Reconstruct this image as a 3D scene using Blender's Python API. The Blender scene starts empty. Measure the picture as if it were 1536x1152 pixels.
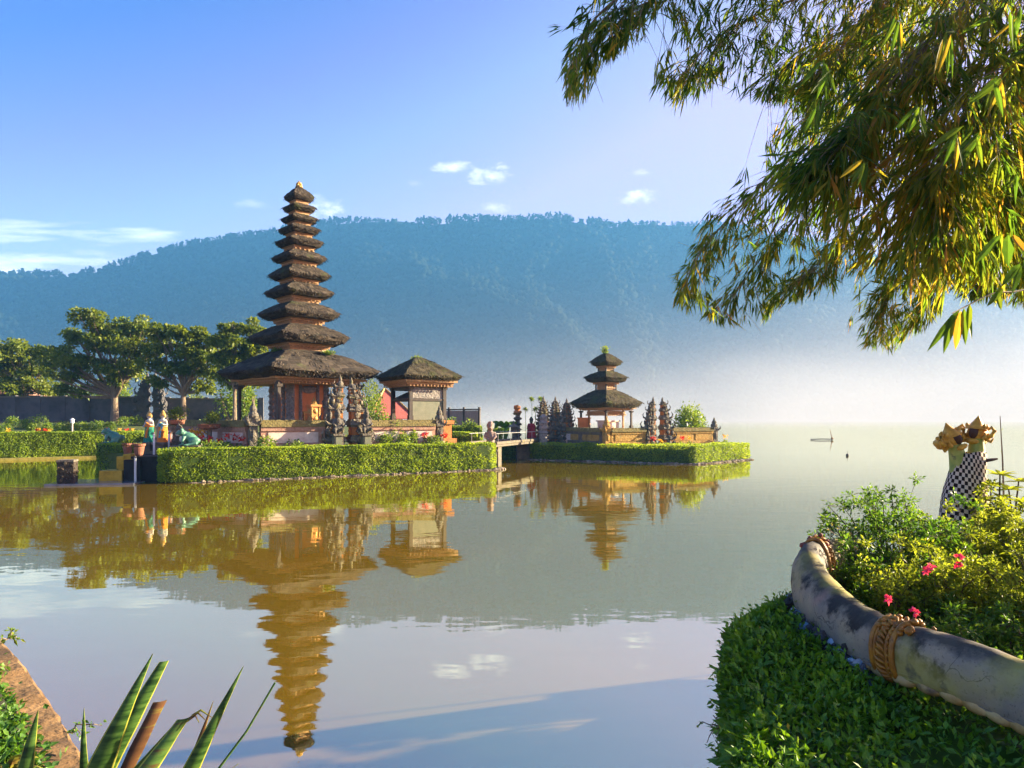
import bpy, math, random
import numpy as np
from mathutils import Vector, Matrix
random.seed(7)
SC = bpy.context.scene
COL = SC.collection
# ------------------------------------------------------------ camera
CH, FPX, CX, HY = 2.6, 1024.0, 768.0, 628.0      # eye height, focal length in px of a 1536x1152 frame, principal column, horizon row
cam = bpy.data.cameras.new("camera"); camo = bpy.data.objects.new("camera", cam); COL.objects.link(camo)
camo.location = (0, 0, CH); camo.rotation_euler = (math.pi/2, 0, 0)
cam.sensor_width = 36; cam.lens = 36*FPX/1536; cam.shift_y = (HY-576)/1536
cam.clip_start = 0.05; cam.clip_end = 20000
SC.camera = camo
# ------------------------------------------------------------ light, sky, exposure
SUN_AZ, SUN_EL = math.radians(74), math.radians(16)     # azimuth from +Y towards +X
SUN_DIR = Vector((math.sin(SUN_AZ)*math.cos(SUN_EL), math.cos(SUN_AZ)*math.cos(SUN_EL), math.sin(SUN_EL)))
sl = bpy.data.lights.new("sun", 'SUN'); sl.energy = 5; sl.angle = math.radians(.55); sl.color = (1, .83, .56)
slo = bpy.data.objects.new("sun", sl); COL.objects.link(slo); slo.location = (60, 20, 60)
slo.rotation_euler = (-SUN_DIR).to_track_quat('-Z', 'Y').to_euler()
SC.view_settings.view_transform = 'Standard'; SC.view_settings.look = 'None'
SC.view_settings.gamma = 1; SC.view_settings.exposure = 2.97
SC.render.engine = 'CYCLES'
cy = SC.cycles
cy.use_denoising = True; cy.max_bounces = 8; cy.diffuse_bounces = 3; cy.glossy_bounces = 3; cy.transmission_bounces = 4
cy.volume_bounces = 1; cy.transparent_max_bounces = 12; cy.sample_clamp_indirect = 6; cy.caustics_reflective = False; cy.caustics_refractive = False

W = bpy.data.worlds.new("World"); SC.world = W; W.use_nodes = True
nt = W.node_tree; nt.nodes.clear()
def nd(t, ty, **kw):
    n = t.nodes.new(ty)
    for k, v in kw.items(): setattr(n, k, v)
    return n
def mth(t, op, a, b=None, c=None):
    n = nd(t, 'ShaderNodeMath', operation=op)
    for i, v in enumerate((a, b, c)):
        if v is None: continue
        if isinstance(v, (int, float)): n.inputs[i].default_value = v
        else: t.links.new(v, n.inputs[i])
    return n.outputs[0]
sky = nd(nt, 'ShaderNodeTexSky', sky_type='NISHITA', sun_disc=False, sun_elevation=SUN_EL, sun_rotation=SUN_AZ)
sky.air_density = 1.0; sky.dust_density = 2.0; sky.ozone_density = 2.2; sky.altitude = 1200
hsv = nd(nt, 'ShaderNodeHueSaturation'); hsv.inputs['Hue'].default_value = .53; hsv.inputs['Saturation'].default_value = 1.12; nt.links.new(sky.outputs[0], hsv.inputs['Color'])
tc = nd(nt, 'ShaderNodeTexCoord'); sp = nd(nt, 'ShaderNodeSeparateXYZ'); nt.links.new(tc.outputs['Generated'], sp.inputs[0])
yy = mth(nt, 'MAXIMUM', sp.outputs['Y'], .05)
uu = mth(nt, 'DIVIDE', sp.outputs['X'], yy); vv = mth(nt, 'DIVIDE', sp.outputs['Z'], yy)
cmb = nd(nt, 'ShaderNodeCombineXYZ'); nt.links.new(uu, cmb.inputs[0]); nt.links.new(mth(nt, 'MULTIPLY', vv, 1.9), cmb.inputs[1])
nz = nd(nt, 'ShaderNodeTexNoise'); nz.inputs['Scale'].default_value = 22; nz.inputs['Detail'].default_value = 8; nz.inputs['Roughness'].default_value = .7
nt.links.new(cmb.outputs[0], nz.inputs['Vector'])
cmb2 = nd(nt, 'ShaderNodeCombineXYZ'); nt.links.new(uu, cmb2.inputs[0]); nt.links.new(mth(nt, 'MULTIPLY', vv, 7), cmb2.inputs[1])
nz2 = nd(nt, 'ShaderNodeTexNoise'); nz2.inputs['Scale'].default_value = 7; nz2.inputs['Detail'].default_value = 9; nz2.inputs['Roughness'].default_value = .6
nt.links.new(cmb2.outputs[0], nz2.inputs['Vector'])
# clouds of the sky: centre azimuth / height and half sizes as tangents, wispiness, density
CLOUDS = [(-.033, .355, .040, .018, 0, 1.), (-.085, .368, .040, .011, 0, .8), (.188, .326, .036, .013, 0, 1.), (.188, .361, .014, .006, 0, .6),
          (-.285, .310, .038, .020, 0, .9), (-.70, .226, .20, .020, 1, 1.2), (-.66, .268, .17, .014, 1, 1.0), (-.72, .285, .14, .010, 1, .8),
          (-.025, .308, .026, .009, 0, .7), (-.38, .315, .03, .010, 0, .3), (.9, .33, .12, .03, 1, .5), (-1.2, .4, .25, .04, 1, .8), (-.14, .345, .016, .007, 0, .3)]
tot = None
for (u0, v0, a, b, wisp, dn) in CLOUDS:
    e = mth(nt, 'ADD', mth(nt, 'POWER', mth(nt, 'ABSOLUTE', mth(nt, 'DIVIDE', mth(nt, 'SUBTRACT', uu, u0), a)), 2),
            mth(nt, 'POWER', mth(nt, 'ABSOLUTE', mth(nt, 'DIVIDE', mth(nt, 'SUBTRACT', vv, v0), b)), 2))
    f = mth(nt, 'SUBTRACT', 1.0, e)
    f = mth(nt, 'ADD', f, mth(nt, 'MULTIPLY', mth(nt, 'SUBTRACT', (nz2 if wisp else nz).outputs[0], .55), 5.6))
    f = mth(nt, 'MULTIPLY', mth(nt, 'SMOOTH_MAX', mth(nt, 'MINIMUM', mth(nt, 'MULTIPLY', f, .55), 1), 0, .15), dn)
    tot = f if tot is None else mth(nt, 'MAXIMUM', tot, f)
tot = mth(nt, 'MULTIPLY', mth(nt, 'MINIMUM', tot, 1), mth(nt, 'GREATER_THAN', sp.outputs['Y'], .08))
tot = mth(nt, 'MULTIPLY', tot, .95)
tn = nd(nt, 'ShaderNodeVectorMath', operation='MULTIPLY'); nt.links.new(hsv.outputs[0], tn.inputs[0])
mrx = nd(nt, 'ShaderNodeMapRange'); mrx.inputs[1].default_value = -.7; mrx.inputs[2].default_value = .7; nt.links.new(mth(nt, 'ADD', sp.outputs['X'], mth(nt, 'MULTIPLY', mth(nt, 'SUBTRACT', .42, sp.outputs['Z']), 2.3)), mrx.inputs[0])
rx = nd(nt, 'ShaderNodeValToRGB'); nt.links.new(mrx.outputs[0], rx.inputs[0]); e = rx.color_ramp.elements; e[0].color = (.20, .275, .417, 1); e[1].color = (.70, .33, .33, 1)
for p_, c_ in ((.114, (.235, .295, .417)), (.286, (.54, .368, .417)), (.457, (.74, .53, .40)), (.70, (1.0, .52, .375))): q_ = e.new(p_); q_.color = (*c_, 1)
nt.links.new(rx.outputs[0], tn.inputs[1])
mx = nd(nt, 'ShaderNodeMix', data_type='RGBA'); nt.links.new(tot, mx.inputs[0]); nt.links.new(tn.outputs[0], mx.inputs[6]); mx.inputs[7].default_value = (2.75, 2.67, 2.6, 1)
bg = nd(nt, 'ShaderNodeBackground'); bg.inputs[1].default_value = .108; nt.links.new(mx.outputs[2], bg.inputs[0])
wo = nd(nt, 'ShaderNodeOutputWorld'); nt.links.new(bg.outputs[0], wo.inputs[0])

# ------------------------------------------------------------ helpers
rng = np.random.default_rng(11)
def A(*a): return np.array(a, float)
def P(px, py, Y): return A((px-CX)/FPX*Y, Y, CH+(HY-py)/FPX*Y)      # a point of the photograph at a chosen real distance
def rotz(V, a):
    c, s = math.cos(a), math.sin(a); V = np.asarray(V, float)
    return np.stack([V[:, 0]*c-V[:, 1]*s, V[:, 0]*s+V[:, 1]*c, V[:, 2]], 1)
def norm(v): return v/np.maximum(np.linalg.norm(v, axis=-1, keepdims=True), 1e-9)
def vnoise(p, seed=0):
    """value noise in 2 or 3 dimensions, 0..1"""
    p = np.asarray(p, float); i = np.floor(p).astype(np.int64); f = p-i; f = f*f*(3-2*f); d = p.shape[1]; out = 0
    for c in range(2**d):
        b = np.array([(c >> k) & 1 for k in range(d)]); q = i+b
        h = (q[:, 0]*374761393+q[:, 1]*668265263+(q[:, 2]*2147483647 if d > 2 else 0)+seed*1274126177) & 0xffffffff
        h = ((h ^ (h >> 13))*1274126177) & 0xffffffff; h = (h ^ (h >> 16)) & 0xffff
        out = out+h/65535.*np.prod(np.where(b, f, 1-f), axis=1)
    return out
def fbm(p, o=4, seed=0):
    s, a, t = 0, .5, 0
    for k in range(o): s = s+a*vnoise(np.asarray(p)*2**k, seed+k); t += a; a *= .5
    return s/t

class MB:
    def __init__(s): s.V = []; s.F = []; s.T = []; s.n = 0
    def add(s, V, F, t=.5):
        V = np.asarray(V, float).reshape(-1, 3); F = np.asarray(F, np.int64)
        s.F.append(F+s.n); s.V.append(V); s.n += len(V)
        s.T.append(np.full(len(F), t, float) if np.isscalar(t) else np.asarray(t, float))
    def box(s, c, d, rz=0, t=.5, top=1., tilt=None):
        """box centred on c with sizes d; top scales the upper face"""
        x, y, z = d[0]/2, d[1]/2, d[2]/2
        V = A(-x, -y, -z, x, -y, -z, x, y, -z, -x, y, -z, -x*top, -y*top, z, x*top, -y*top, z, x*top, y*top, z, -x*top, y*top, z).reshape(8, 3)
        V = rotz(V, rz)
        if tilt is not None: V = V @ np.array(tilt).T
        s.add(V+np.asarray(c, float), [[0, 3, 2, 1], [4, 5, 6, 7], [0, 1, 5, 4], [1, 2, 6, 5], [2, 3, 7, 6], [3, 0, 4, 7]], t)
    def rings(s, R, t=.5, cap=True, closed=True):
        """R (k, n, 3): skin successive rings"""
        R = np.asarray(R, float); k, n = R.shape[:2]
        a = np.arange(n if closed else n-1); b = (a+1) % n; F = []
        for i in range(k-1): F.append(np.stack([i*n+a, i*n+b, (i+1)*n+b, (i+1)*n+a], 1))
        base = s.n; s.add(R.reshape(-1, 3), np.concatenate(F), t)
        if cap and closed:
            V0 = R[0].mean(0); V1 = R[-1].mean(0)
            s.add(np.concatenate([R[0], V0[None]]), np.stack([b, a, np.full(len(a), n)], 1), t)
            s.add(np.concatenate([R[-1], V1[None]]), np.stack([a, b, np.full(len(a), n)], 1), t)
    def tube(s, pts, rad, n=8, t=.5, flat=1.):
        pts = np.asarray(pts, float); rad = np.broadcast_to(np.asarray(rad, float), (len(pts),))
        tg = norm(np.gradient(pts, axis=0)); up = A(0, 0, 1) if abs(tg[:, 2]).mean() < .9 else A(0, 1, 0)
        X = norm(np.cross(np.broadcast_to(up, tg.shape), tg)); Y = np.cross(tg, X)
        an = np.arange(n)*2*math.pi/n
        s.rings(pts[:, None]+rad[:, None, None]*(np.cos(an)[None, :, None]*X[:, None]+flat*np.sin(an)[None, :, None]*Y[:, None]), t)
    def lathe(s, prof, c=(0, 0, 0), n=16, t=.5, square=0., rz=0, sx=1., sy=1.):
        """prof: (radius, z); square 1 makes a rounded square of half width radius"""
        an = np.arange(n)*2*math.pi/n+(math.pi/n if square else 0); cx, sn = np.cos(an), np.sin(an)
        if square:
            m = np.maximum(abs(cx), abs(sn)); k = (1-square)+square/m
            cx, sn = cx*k, sn*k
        R = np.array([np.stack([cx*r*sx, sn*r*sy, np.full(n, z)], 1) for r, z in prof])
        R = rotz(R.reshape(-1, 3), rz).reshape(R.shape)+np.asarray(c, float)
        s.rings(R, t)
    def ball(s, c, r, n=10, m=7, t=.5, rot=None, jit=0.):
        r = np.broadcast_to(np.asarray(r, float), (3,)); th = np.linspace(0.02, math.pi-.02, m); ph = np.arange(n)*2*math.pi/n
        D = np.stack([np.sin(th)[:, None]*np.cos(ph), np.sin(th)[:, None]*np.sin(ph), np.broadcast_to(np.cos(th)[:, None], (m, n))], 2)[::-1]
        if jit: D = D*(1+rng.uniform(-jit, jit, D.shape[:2])[:, :, None])
        V = D*r
        if rot is not None: V = V @ np.array(Matrix(rot) if not hasattr(rot, 'to_matrix') else rot.to_matrix()).T
        s.rings(V+np.asarray(c, float), t)
    def prism(s, poly, z0, z1, t=.5, top=None):
        poly = np.asarray(poly, float); n = len(poly); q = poly if top is None else np.asarray(top, float)
        b = s.n; s.rings(np.stack([np.c_[poly, np.full(n, z0)], np.c_[q, np.full(n, z1)]]), t, cap=False)
        s.F.append(np.array([b+np.arange(n)[::-1]])); s.T.append(np.full(1, t, float)); s.F.append(np.array([b+n+np.arange(n)])); s.T.append(np.full(1, t, float))
    def leaves(s, p, d, nr, L, Wd, t, detail=1, droop=.15, fold=.2):
        """leaf blades: base p, direction d, face normal nr, length L, width Wd"""
        n = len(p); d = norm(d); sd = norm(np.cross(d, nr)); nr = np.cross(sd, d)
        L = np.broadcast_to(L, (n,))[:, None]; Wd = np.broadcast_to(Wd, (n,))[:, None]; t = np.broadcast_to(t, (n,))
        i = np.arange(n)[:, None]
        dz = A(0, 0, -1)[None]
        if detail == 0:
            V = np.stack([p, p+d*L*.45+sd*Wd*.5, p+d*L+dz*L*droop, p+d*L*.45-sd*Wd*.5], 1)
            s.add(V.reshape(-1, 3), i*4+A(0, 1, 2, 3).astype(int), t)
        elif detail == 1:
            m = p+d*L*.5-nr*Wd*fold
            V = np.stack([p, p+d*L*.42+sd*Wd*.5, p+d*L+dz*L*droop, p+d*L*.42-sd*Wd*.5, m], 1)
            F = np.concatenate([i*5+np.array(f) for f in ([0, 1, 4], [1, 2, 4], [2, 3, 4], [3, 0, 4])])
            s.add(V.reshape(-1, 3), F, np.tile(t, 4))
        else:
            c = lambda k, w, q: p+d*L*k+sd*Wd*w+dz*L*droop*k*k+nr*Wd*q
            V = np.stack([c(0, 0, 0), c(.18, .42, 0), c(.18, 0, -fold), c(.18, -.42, 0), c(.5, .5, 0), c(.5, 0, -fold), c(.5, -.5, 0), c(1, 0, 0), c(.8, .26, 0), c(.8, -.26, 0), c(.8, 0, -fold*.5)], 1)
            F3 = np.concatenate([i*11+np.array(f) for f in ([0, 1, 2], [0, 2, 3], [8, 7, 10], [10, 7, 9])])
            F4 = np.concatenate([i*11+np.array(f) for f in ([1, 4, 5, 2], [2, 5, 6, 3], [4, 8, 10, 5], [5, 10, 9, 6])])
            s.add(V.reshape(-1, 3), F4, np.tile(t, 4)); s.add(np.zeros((0, 3)), F3-(len(V)*11), np.tile(t, 4))
    def mesh(s, name, origin=None, smooth=False):
        V = np.concatenate(s.V) if s.V else np.zeros((0, 3))
        if origin is not None: V = V-np.asarray(origin, float)
        me = bpy.data.meshes.new(name)
        me.vertices.add(len(V)); me.vertices.foreach_set('co', V.astype(np.float32).ravel())
        li = np.concatenate([f.ravel() for f in s.F]); ls = []; o = 0
        for f in s.F: ls.append(o+np.arange(len(f))*f.shape[1]); o += f.size
        ls = np.concatenate(ls)
        me.loops.add(len(li)); me.loops.foreach_set('vertex_index', li.astype(np.int32))
        me.polygons.add(len(ls)); me.polygons.foreach_set('loop_start', ls.astype(np.int32))
        me.update(calc_edges=True)
        at = me.attributes.new('tint', 'FLOAT', 'FACE'); at.data.foreach_set('value', np.concatenate(s.T).astype(np.float32))
        me.polygons.foreach_set('use_smooth', np.full(len(ls), bool(smooth)))
        return me

def tag(o, label=None, cat=None, group=None, kind=None):
    if label: o['label'] = label
    if cat: o['category'] = cat
    if group: o['group'] = group
    if kind: o['kind'] = kind
    return o
def thing(name, label, cat, loc, rz=0, group=None):
    o = bpy.data.objects.new(name, None); COL.objects.link(o); o.location = loc; o.rotation_euler = (0, 0, rz); o.empty_display_size = .2
    return tag(o, label, cat, group)
def obj(name, mb, m, parent=None, origin=None, smooth=False, loc=None, rz=0):
    me = mb.mesh(name, origin, smooth) if isinstance(mb, MB) else mb
    if m and not me.materials: me.materials.append(m)
    o = bpy.data.objects.new(name, me); COL.objects.link(o)
    if origin is not None: o.location = origin
    if loc is not None: o.location = loc
    o.rotation_euler = (0, 0, rz)
    if parent: o.parent = parent
    return o
def remesh(o, vs):
    m = o.modifiers.new("surface", 'REMESH'); m.mode = 'VOXEL'; m.voxel_size = vs; m.use_smooth_shade = True
    s = o.modifiers.new("soft", 'SMOOTH'); s.factor = .5; s.iterations = 3
    return o
def copy_tree(o, parent=None):
    c = o.copy(); COL.objects.link(c)
    if parent: c.parent = parent
    for ch in o.children: copy_tree(ch, c)
    return c

# ------------------------------------------------------------ materials
def ramp(t, cols, fac):
    r = nd(t, 'ShaderNodeValToRGB'); e = r.color_ramp.elements
    while len(e) < len(cols): e.new(.5)
    for k, (p, c) in enumerate(cols): e[k].position = p; e[k].color = (*c, 1)
    t.links.new(fac, r.inputs[0]); return r.outputs[0]
def M(name, cols, scale=4, detail=6, rough=.85, bump=0., bscale=30, stretch=(1, 1, 1), transl=0., tcol=1.6, tint=0., metal=0., spec=.3, patch=None, bdist=.02):
    """principled surface: noise ramp (mixed with the per face tint), bump, optional leaf translucency, optional (colour, scale, low, high) patches"""
    m = bpy.data.materials.new(name); m.use_nodes = True; t = m.node_tree; t.nodes.clear(); L = t.links.new
    co = nd(t, 'ShaderNodeTexCoord'); mp = nd(t, 'ShaderNodeMapping'); mp.inputs['Scale'].default_value = stretch; L(co.outputs['Object'], mp.inputs[0])
    n = nd(t, 'ShaderNodeTexNoise'); n.inputs['Scale'].default_value = scale; n.inputs['Detail'].default_value = detail; n.inputs['Roughness'].default_value = .6; L(mp.outputs[0], n.inputs['Vector'])
    f = n.outputs[0]
    if tint:
        at = nd(t, 'ShaderNodeAttribute', attribute_name='tint')
        f = mth(t, 'ADD', mth(t, 'MULTIPLY', at.outputs['Fac'], tint), mth(t, 'MULTIPLY', f, 1-tint))
    c = ramp(t, cols, f)
    if patch:
        pc, ps, lo, hi = patch
        n2 = nd(t, 'ShaderNodeTexNoise'); n2.inputs['Scale'].default_value = ps; n2.inputs['Detail'].default_value = 7; n2.inputs['Roughness'].default_value = .65; L(co.outputs['Object'], n2.inputs['Vector'])
        mr = nd(t, 'ShaderNodeMapRange'); mr.inputs[1].default_value = lo; mr.inputs[2].default_value = hi; L(n2.outputs[0], mr.inputs[0])
        mxx = nd(t, 'ShaderNodeMix', data_type='RGBA'); L(mr.outputs[0], mxx.inputs[0]); L(c, mxx.inputs[6]); mxx.inputs[7].default_value = (*pc, 1); c = mxx.outputs[2]
    b = nd(t, 'ShaderNodeBsdfPrincipled'); b.inputs['Roughness'].default_value = rough; b.inputs['Metallic'].default_value = metal; b.inputs['Specular IOR Level'].default_value = spec
    L(c, b.inputs['Base Color']); out = nd(t, 'ShaderNodeOutputMaterial'); sh = b.outputs[0]
    if bump:
        bn = nd(t, 'ShaderNodeTexNoise'); bn.inputs['Scale'].default_value = bscale; bn.inputs['Detail'].default_value = 5; L(mp.outputs[0], bn.inputs['Vector'])
        bu = nd(t, 'ShaderNodeBump'); bu.inputs['Strength'].default_value = bump; bu.inputs['Distance'].default_value = bdist; L(bn.outputs[0], bu.inputs['Height']); L(bu.outputs[0], b.inputs['Normal'])
    if transl:
        tr = nd(t, 'ShaderNodeBsdfTranslucent'); mm = nd(t, 'ShaderNodeVectorMath', operation='MULTIPLY'); L(c, mm.inputs[0])
        mm.inputs[1].default_value = (tcol*1.15, tcol, tcol*.45); L(mm.outputs[0], tr.inputs[0])
        ms = nd(t, 'ShaderNodeMixShader'); ms.inputs[0].default_value = transl; L(sh, ms.inputs[1]); L(tr.outputs[0], ms.inputs[2]); sh = ms.outputs[0]
    L(sh, out.inputs[0]); return m
def VOL(name, color, dens, aniso):
    m = bpy.data.materials.new(name); m.use_nodes = True; t = m.node_tree; t.nodes.clear()
    v = nd(t, 'ShaderNodeVolumePrincipled'); v.inputs['Color'].default_value = (*color, 1); v.inputs['Density'].default_value = dens; v.inputs['Anisotropy'].default_value = aniso
    out = nd(t, 'ShaderNodeOutputMaterial'); t.links.new(v.outputs[0], out.inputs['Volume'])
    try: m.cycles.homogeneous_volume = True
    except Exception: pass
    return m
# ============================================================ the setting: ground, water, mountains, mist
mm_rock = M("forest_soil", [(.3, (.006, .012, .007)), (.7, (.014, .024, .011))], scale=.02, rough=1, spec=.1)
mm_forest = M("forest_leaves", [(.2, (.006, .012, .007)), (.8, (.012, .021, .008))], scale=.01, tint=.7, rough=1, spec=.1)
g = MB(); g.box((-350, 450, -3.0), (2900, 2400, 2.0))
tag(obj("ground", g, M("lake_bed", [(.3, (.10, .08, .04)), (.7, (.16, .13, .07))], scale=.3), None), kind='structure')

def water_mat():
    m = bpy.data.materials.new("lake_water"); m.use_nodes = True; t = m.node_tree; t.nodes.clear(); L = t.links.new
    co = nd(t, 'ShaderNodeTexCoord')
    def ns(sc, st, det):
        mp = nd(t, 'ShaderNodeMapping'); mp.inputs['Scale'].default_value = st; L(co.outputs['Object'], mp.inputs[0])
        n = nd(t, 'ShaderNodeTexNoise'); n.inputs['Scale'].default_value = sc; n.inputs['Detail'].default_value = det; L(mp.outputs[0], n.inputs['Vector']); return n.outputs[0]
    h = mth(t, 'ADD', mth(t, 'MULTIPLY', ns(1.1, (.8, 1.5, 1), 2), 1.0), mth(t, 'MULTIPLY', ns(5.0, (.6, 1.6, 1), 2), .10))
    bu = nd(t, 'ShaderNodeBump'); bu.inputs['Strength'].default_value = 1; bu.inputs['Distance'].default_value = .004; pt = nd(t, 'ShaderNodeMapRange'); pt.inputs[1].default_value = .38; pt.inputs[2].default_value = .64; pt.inputs[3].default_value = .35; pt.inputs[4].default_value = 1.7; L(ns(.055, (1, 1.6, 1), 3), pt.inputs[0]); L(mth(t, 'MULTIPLY', h, pt.outputs[0]), bu.inputs['Height'])
    df = nd(t, 'ShaderNodeBsdfDiffuse'); L(ramp(t, [(.35, (.205, .120, .006)), (.65, (.175, .125, .010))], ns(.08, (1, 1, 1), 4)), df.inputs[0])
    gl = nd(t, 'ShaderNodeBsdfGlossy'); gl.inputs['Roughness'].default_value = .012; gl.inputs['Color'].default_value = (.95, .99, .82, 1); L(bu.outputs[0], gl.inputs['Normal'])
    fr = nd(t, 'ShaderNodeFresnel'); fr.inputs[0].default_value = 1.33
    mr = nd(t, 'ShaderNodeMapRange'); mr.inputs[1].default_value = .02; mr.inputs[2].default_value = .75; mr.inputs[3].default_value = .45; mr.inputs[4].default_value = .88; L(fr.outputs[0], mr.inputs[0])
    ms = nd(t, 'ShaderNodeMixShader'); L(mr.outputs[0], ms.inputs[0]); L(df.outputs[0], ms.inputs[1]); L(gl.outputs[0], ms.inputs[2])
    o = nd(t, 'ShaderNodeOutputMaterial'); L(ms.outputs[0], o.inputs[0]); return m
w = MB(); w.add([[-1750, -600, 0], [1090, -600, 0], [1090, 1500, 0], [-1750, 1500, 0]], [[0, 1, 2, 3]])
tag(obj("lake_water", w, water_mat()), "calm olive brown lake mirroring the temple and the sky", "lake", kind='structure')

# mountains: u = tangent of the bearing, t from the shore (0) over the crest (1) and down behind
CREST_U = (A(-2200, -1200, -400, 0, 60, 110, 160, 220, 290, 340, 390, 430, 480, 540, 600, 650, 700, 760, 830, 880, 920, 960, 1010, 1060, 1120, 1200, 1300, 1400, 1536, 1800, 2200, 2800)-CX)/FPX
CREST_V = (HY-A(430, 380, 398, 409, 414, 415, 404, 384, 364, 356, 350, 347, 338, 333, 331, 336, 332, 328, 327, 336, 341, 336, 337, 338, 346, 362, 386, 412, 446, 500, 560, 600))/FPX
YR = 1250.
def mount(u, t):
    v = np.interp(u, CREST_U, CREST_V)
    yr = YR+90*(vnoise(np.c_[u*3.1+9, u*0], 3)-.5)
    H = CH+v*yr
    Y = yr+(np.minimum(t, 1)-1)*560+np.maximum(t-1, 0)*500
    s = np.where(t < 1, t, 1-(t-1)*.8)
    z = H*np.clip(s, -1, 1)**1.05
    spur = (np.abs(vnoise(np.c_[u*11+t*1.3, t*.9], 5)-.5)*2)*.62+fbm(np.c_[u*30, t*5], 3, 8)*.38
    z = z-H*.24*spur*np.sin(np.clip(t, 0, 1)*math.pi)**.8-2*(t < .01)
    return np.stack([u*Y, Y, z], -1)
U, T = np.meshgrid(np.linspace(-1.3, .80, 360), np.linspace(0, 1.12, 56), indexing='ij')
R = mount(U.ravel(), T.ravel()).reshape(360, 56, 3)
mb = MB(); mb.rings(R, cap=False, closed=False)
tag(obj("mountain", mb, mm_rock, smooth=True), "long forested mountain ridge fading to blue haze behind the lake", "mountain", kind='structure')
# forest on the slopes and the crest
ico = np.array([Vector(v) for v in [(0, 0, 1)]+[(math.cos(k*1.2566)*.89, math.sin(k*1.2566)*.89, .45) for k in range(5)]+[(math.cos(k*1.2566+.628)*.89, math.sin(k*1.2566+.628)*.89, -.45) for k in range(5)]+[(0, 0, -1)]])
icf = np.array([[0, 1+k, 1+(k+1) % 5] for k in range(5)]+[[1+k, 6+k, 1+(k+1) % 5] for k in range(5)]+[[6+k, 6+(k+1) % 5, 1+(k+1) % 5] for k in range(5)]+[[11, 6+(k+1) % 5, 6+k] for k in range(5)])
def blobs(mb, C, r, t):
    n = len(C); V = ico[None]*(1+rng.uniform(-.35, .35, (n, 12, 1)))*r[:, None]
    mb.add((V+C[:, None]).reshape(-1, 3), (np.arange(n)[:, None, None]*12+icf[None]).reshape(-1, 3), np.repeat(t, 20))
fo = MB()
n = 26000; u = rng.uniform(-1.15, .82, n); t = rng.uniform(.02, 1.0, n)**.9
Pm = mount(u, t); h = 3+6*rng.random(n)**2+3*vnoise(Pm[:, :2]*.02, 4); r = h*rng.uniform(.4, .7, n)
blobs(fo, Pm+np.c_[0*h, 0*h, h*.45], np.c_[r, r, h*.6], np.clip(1.3*fbm(Pm[:, :2]*.012+Pm[:, 2:]*.01, 3, 9)-.25+rng.normal(0, .07, n), 0, 1))
n = 3200; u = rng.uniform(-1.1, .82, n); t = np.full(n, .995)+rng.uniform(-.012, .012, n)
dens = vnoise(np.c_[u*40, u*0], 21); keep = dens > .22; u, t = u[keep], t[keep]; n = len(u)
Pm = mount(u, t); h = rng.uniform(5, 13, n)*(.55+.75*vnoise(np.c_[u*16, u*0], 33)); r = h*rng.uniform(.14, .26, n)
for k in range(3):
    blobs(fo, Pm+np.c_[rng.normal(0, 1.2, n), 0*h, h*(.66+.17*k)], np.c_[r, r, r*.8]*(1-.2*k), .3+.2*rng.random(n))
w2 = .35
Q = np.stack([Pm+A(-w2, 0, -2), Pm+A(w2, 0, -2), Pm+np.c_[0*h+w2*.6, 0*h, h*.8], Pm+np.c_[0*h-w2*.6, 0*h, h*.8]], 1)
fo.add(Q.reshape(-1, 3), np.arange(n*4).reshape(-1, 4), .1)
tag(obj("forest", fo, mm_forest, smooth=True), "dense forest clothing the far mountain slope and ridge", "forest", kind='stuff')

# air: one even haze, and low banks of morning mist on the far water
hz = MB(); hz.box((-350, 450, 217), (3000, 2600, 446))
tag(obj("haze", hz, VOL("haze", (.09, .325, .67), .00040, .15)), kind='stuff')
def mist_mat():
    m = bpy.data.materials.new("mist"); m.use_nodes = True; t = m.node_tree; t.nodes.clear(); L = t.links.new
    co = nd(t, 'ShaderNodeTexCoord'); s = nd(t, 'ShaderNodeSeparateXYZ'); L(co.outputs['Object'], s.inputs[0])
    n = nd(t, 'ShaderNodeTexNoise'); n.inputs['Scale'].default_value = .0075; n.inputs['Detail'].default_value = 2
    mp = nd(t, 'ShaderNodeMapping'); mp.inputs['Scale'].default_value = (.6, .6, 2.2); L(co.outputs['Object'], mp.inputs[0]); L(mp.outputs[0], n.inputs['Vector'])
    def mr(v, a, b, c=0, d=1):
        r = nd(t, 'ShaderNodeMapRange', interpolation_type='SMOOTHSTEP'); L(v, r.inputs[0])
        for k, q in enumerate((a, b, c, d)): r.inputs[k+1].default_value = q
        return r.outputs[0]
    # bank thickness grows to the right, density dies away with height and towards the edges of the bank
    hgt = mth(t, 'ADD', 14, mth(t, 'MULTIPLY', mr(s.outputs['X'], -60, 650), 30))
    f = mth(t, 'EXPONENT', mth(t, 'MULTIPLY', mth(t, 'DIVIDE', s.outputs['Z'], hgt), -1))
    f = mth(t, 'MULTIPLY', f, mth(t, 'MULTIPLY', mr(n.outputs[0], .30, .66, .25, 1.2), mr(s.outputs['X'], -280, 260, .08, 1)))
    f = mth(t, 'MULTIPLY', f, mth(t, 'MULTIPLY', mr(s.outputs["Y"], 75, 300), mr(s.outputs['Z'], 260, 150)))
    v = nd(t, 'ShaderNodeVolumePrincipled'); v.inputs['Color'].default_value = (.57, .59, .62, 1); v.inputs['Anisotropy'].default_value = 0.
    L(mth(t, 'MULTIPLY', f, .0052), v.inputs['Density']); o = nd(t, 'ShaderNodeOutputMaterial'); L(v.outputs[0], o.inputs['Volume']); return m
mb = MB(); mb.box((180, 535, 130), (1560, 950, 260))
tag(obj("mist", mb, mist_mat()), "bank of white morning mist lying on the far water and thickest to the right", "mist", None, 'stuff')
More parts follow.
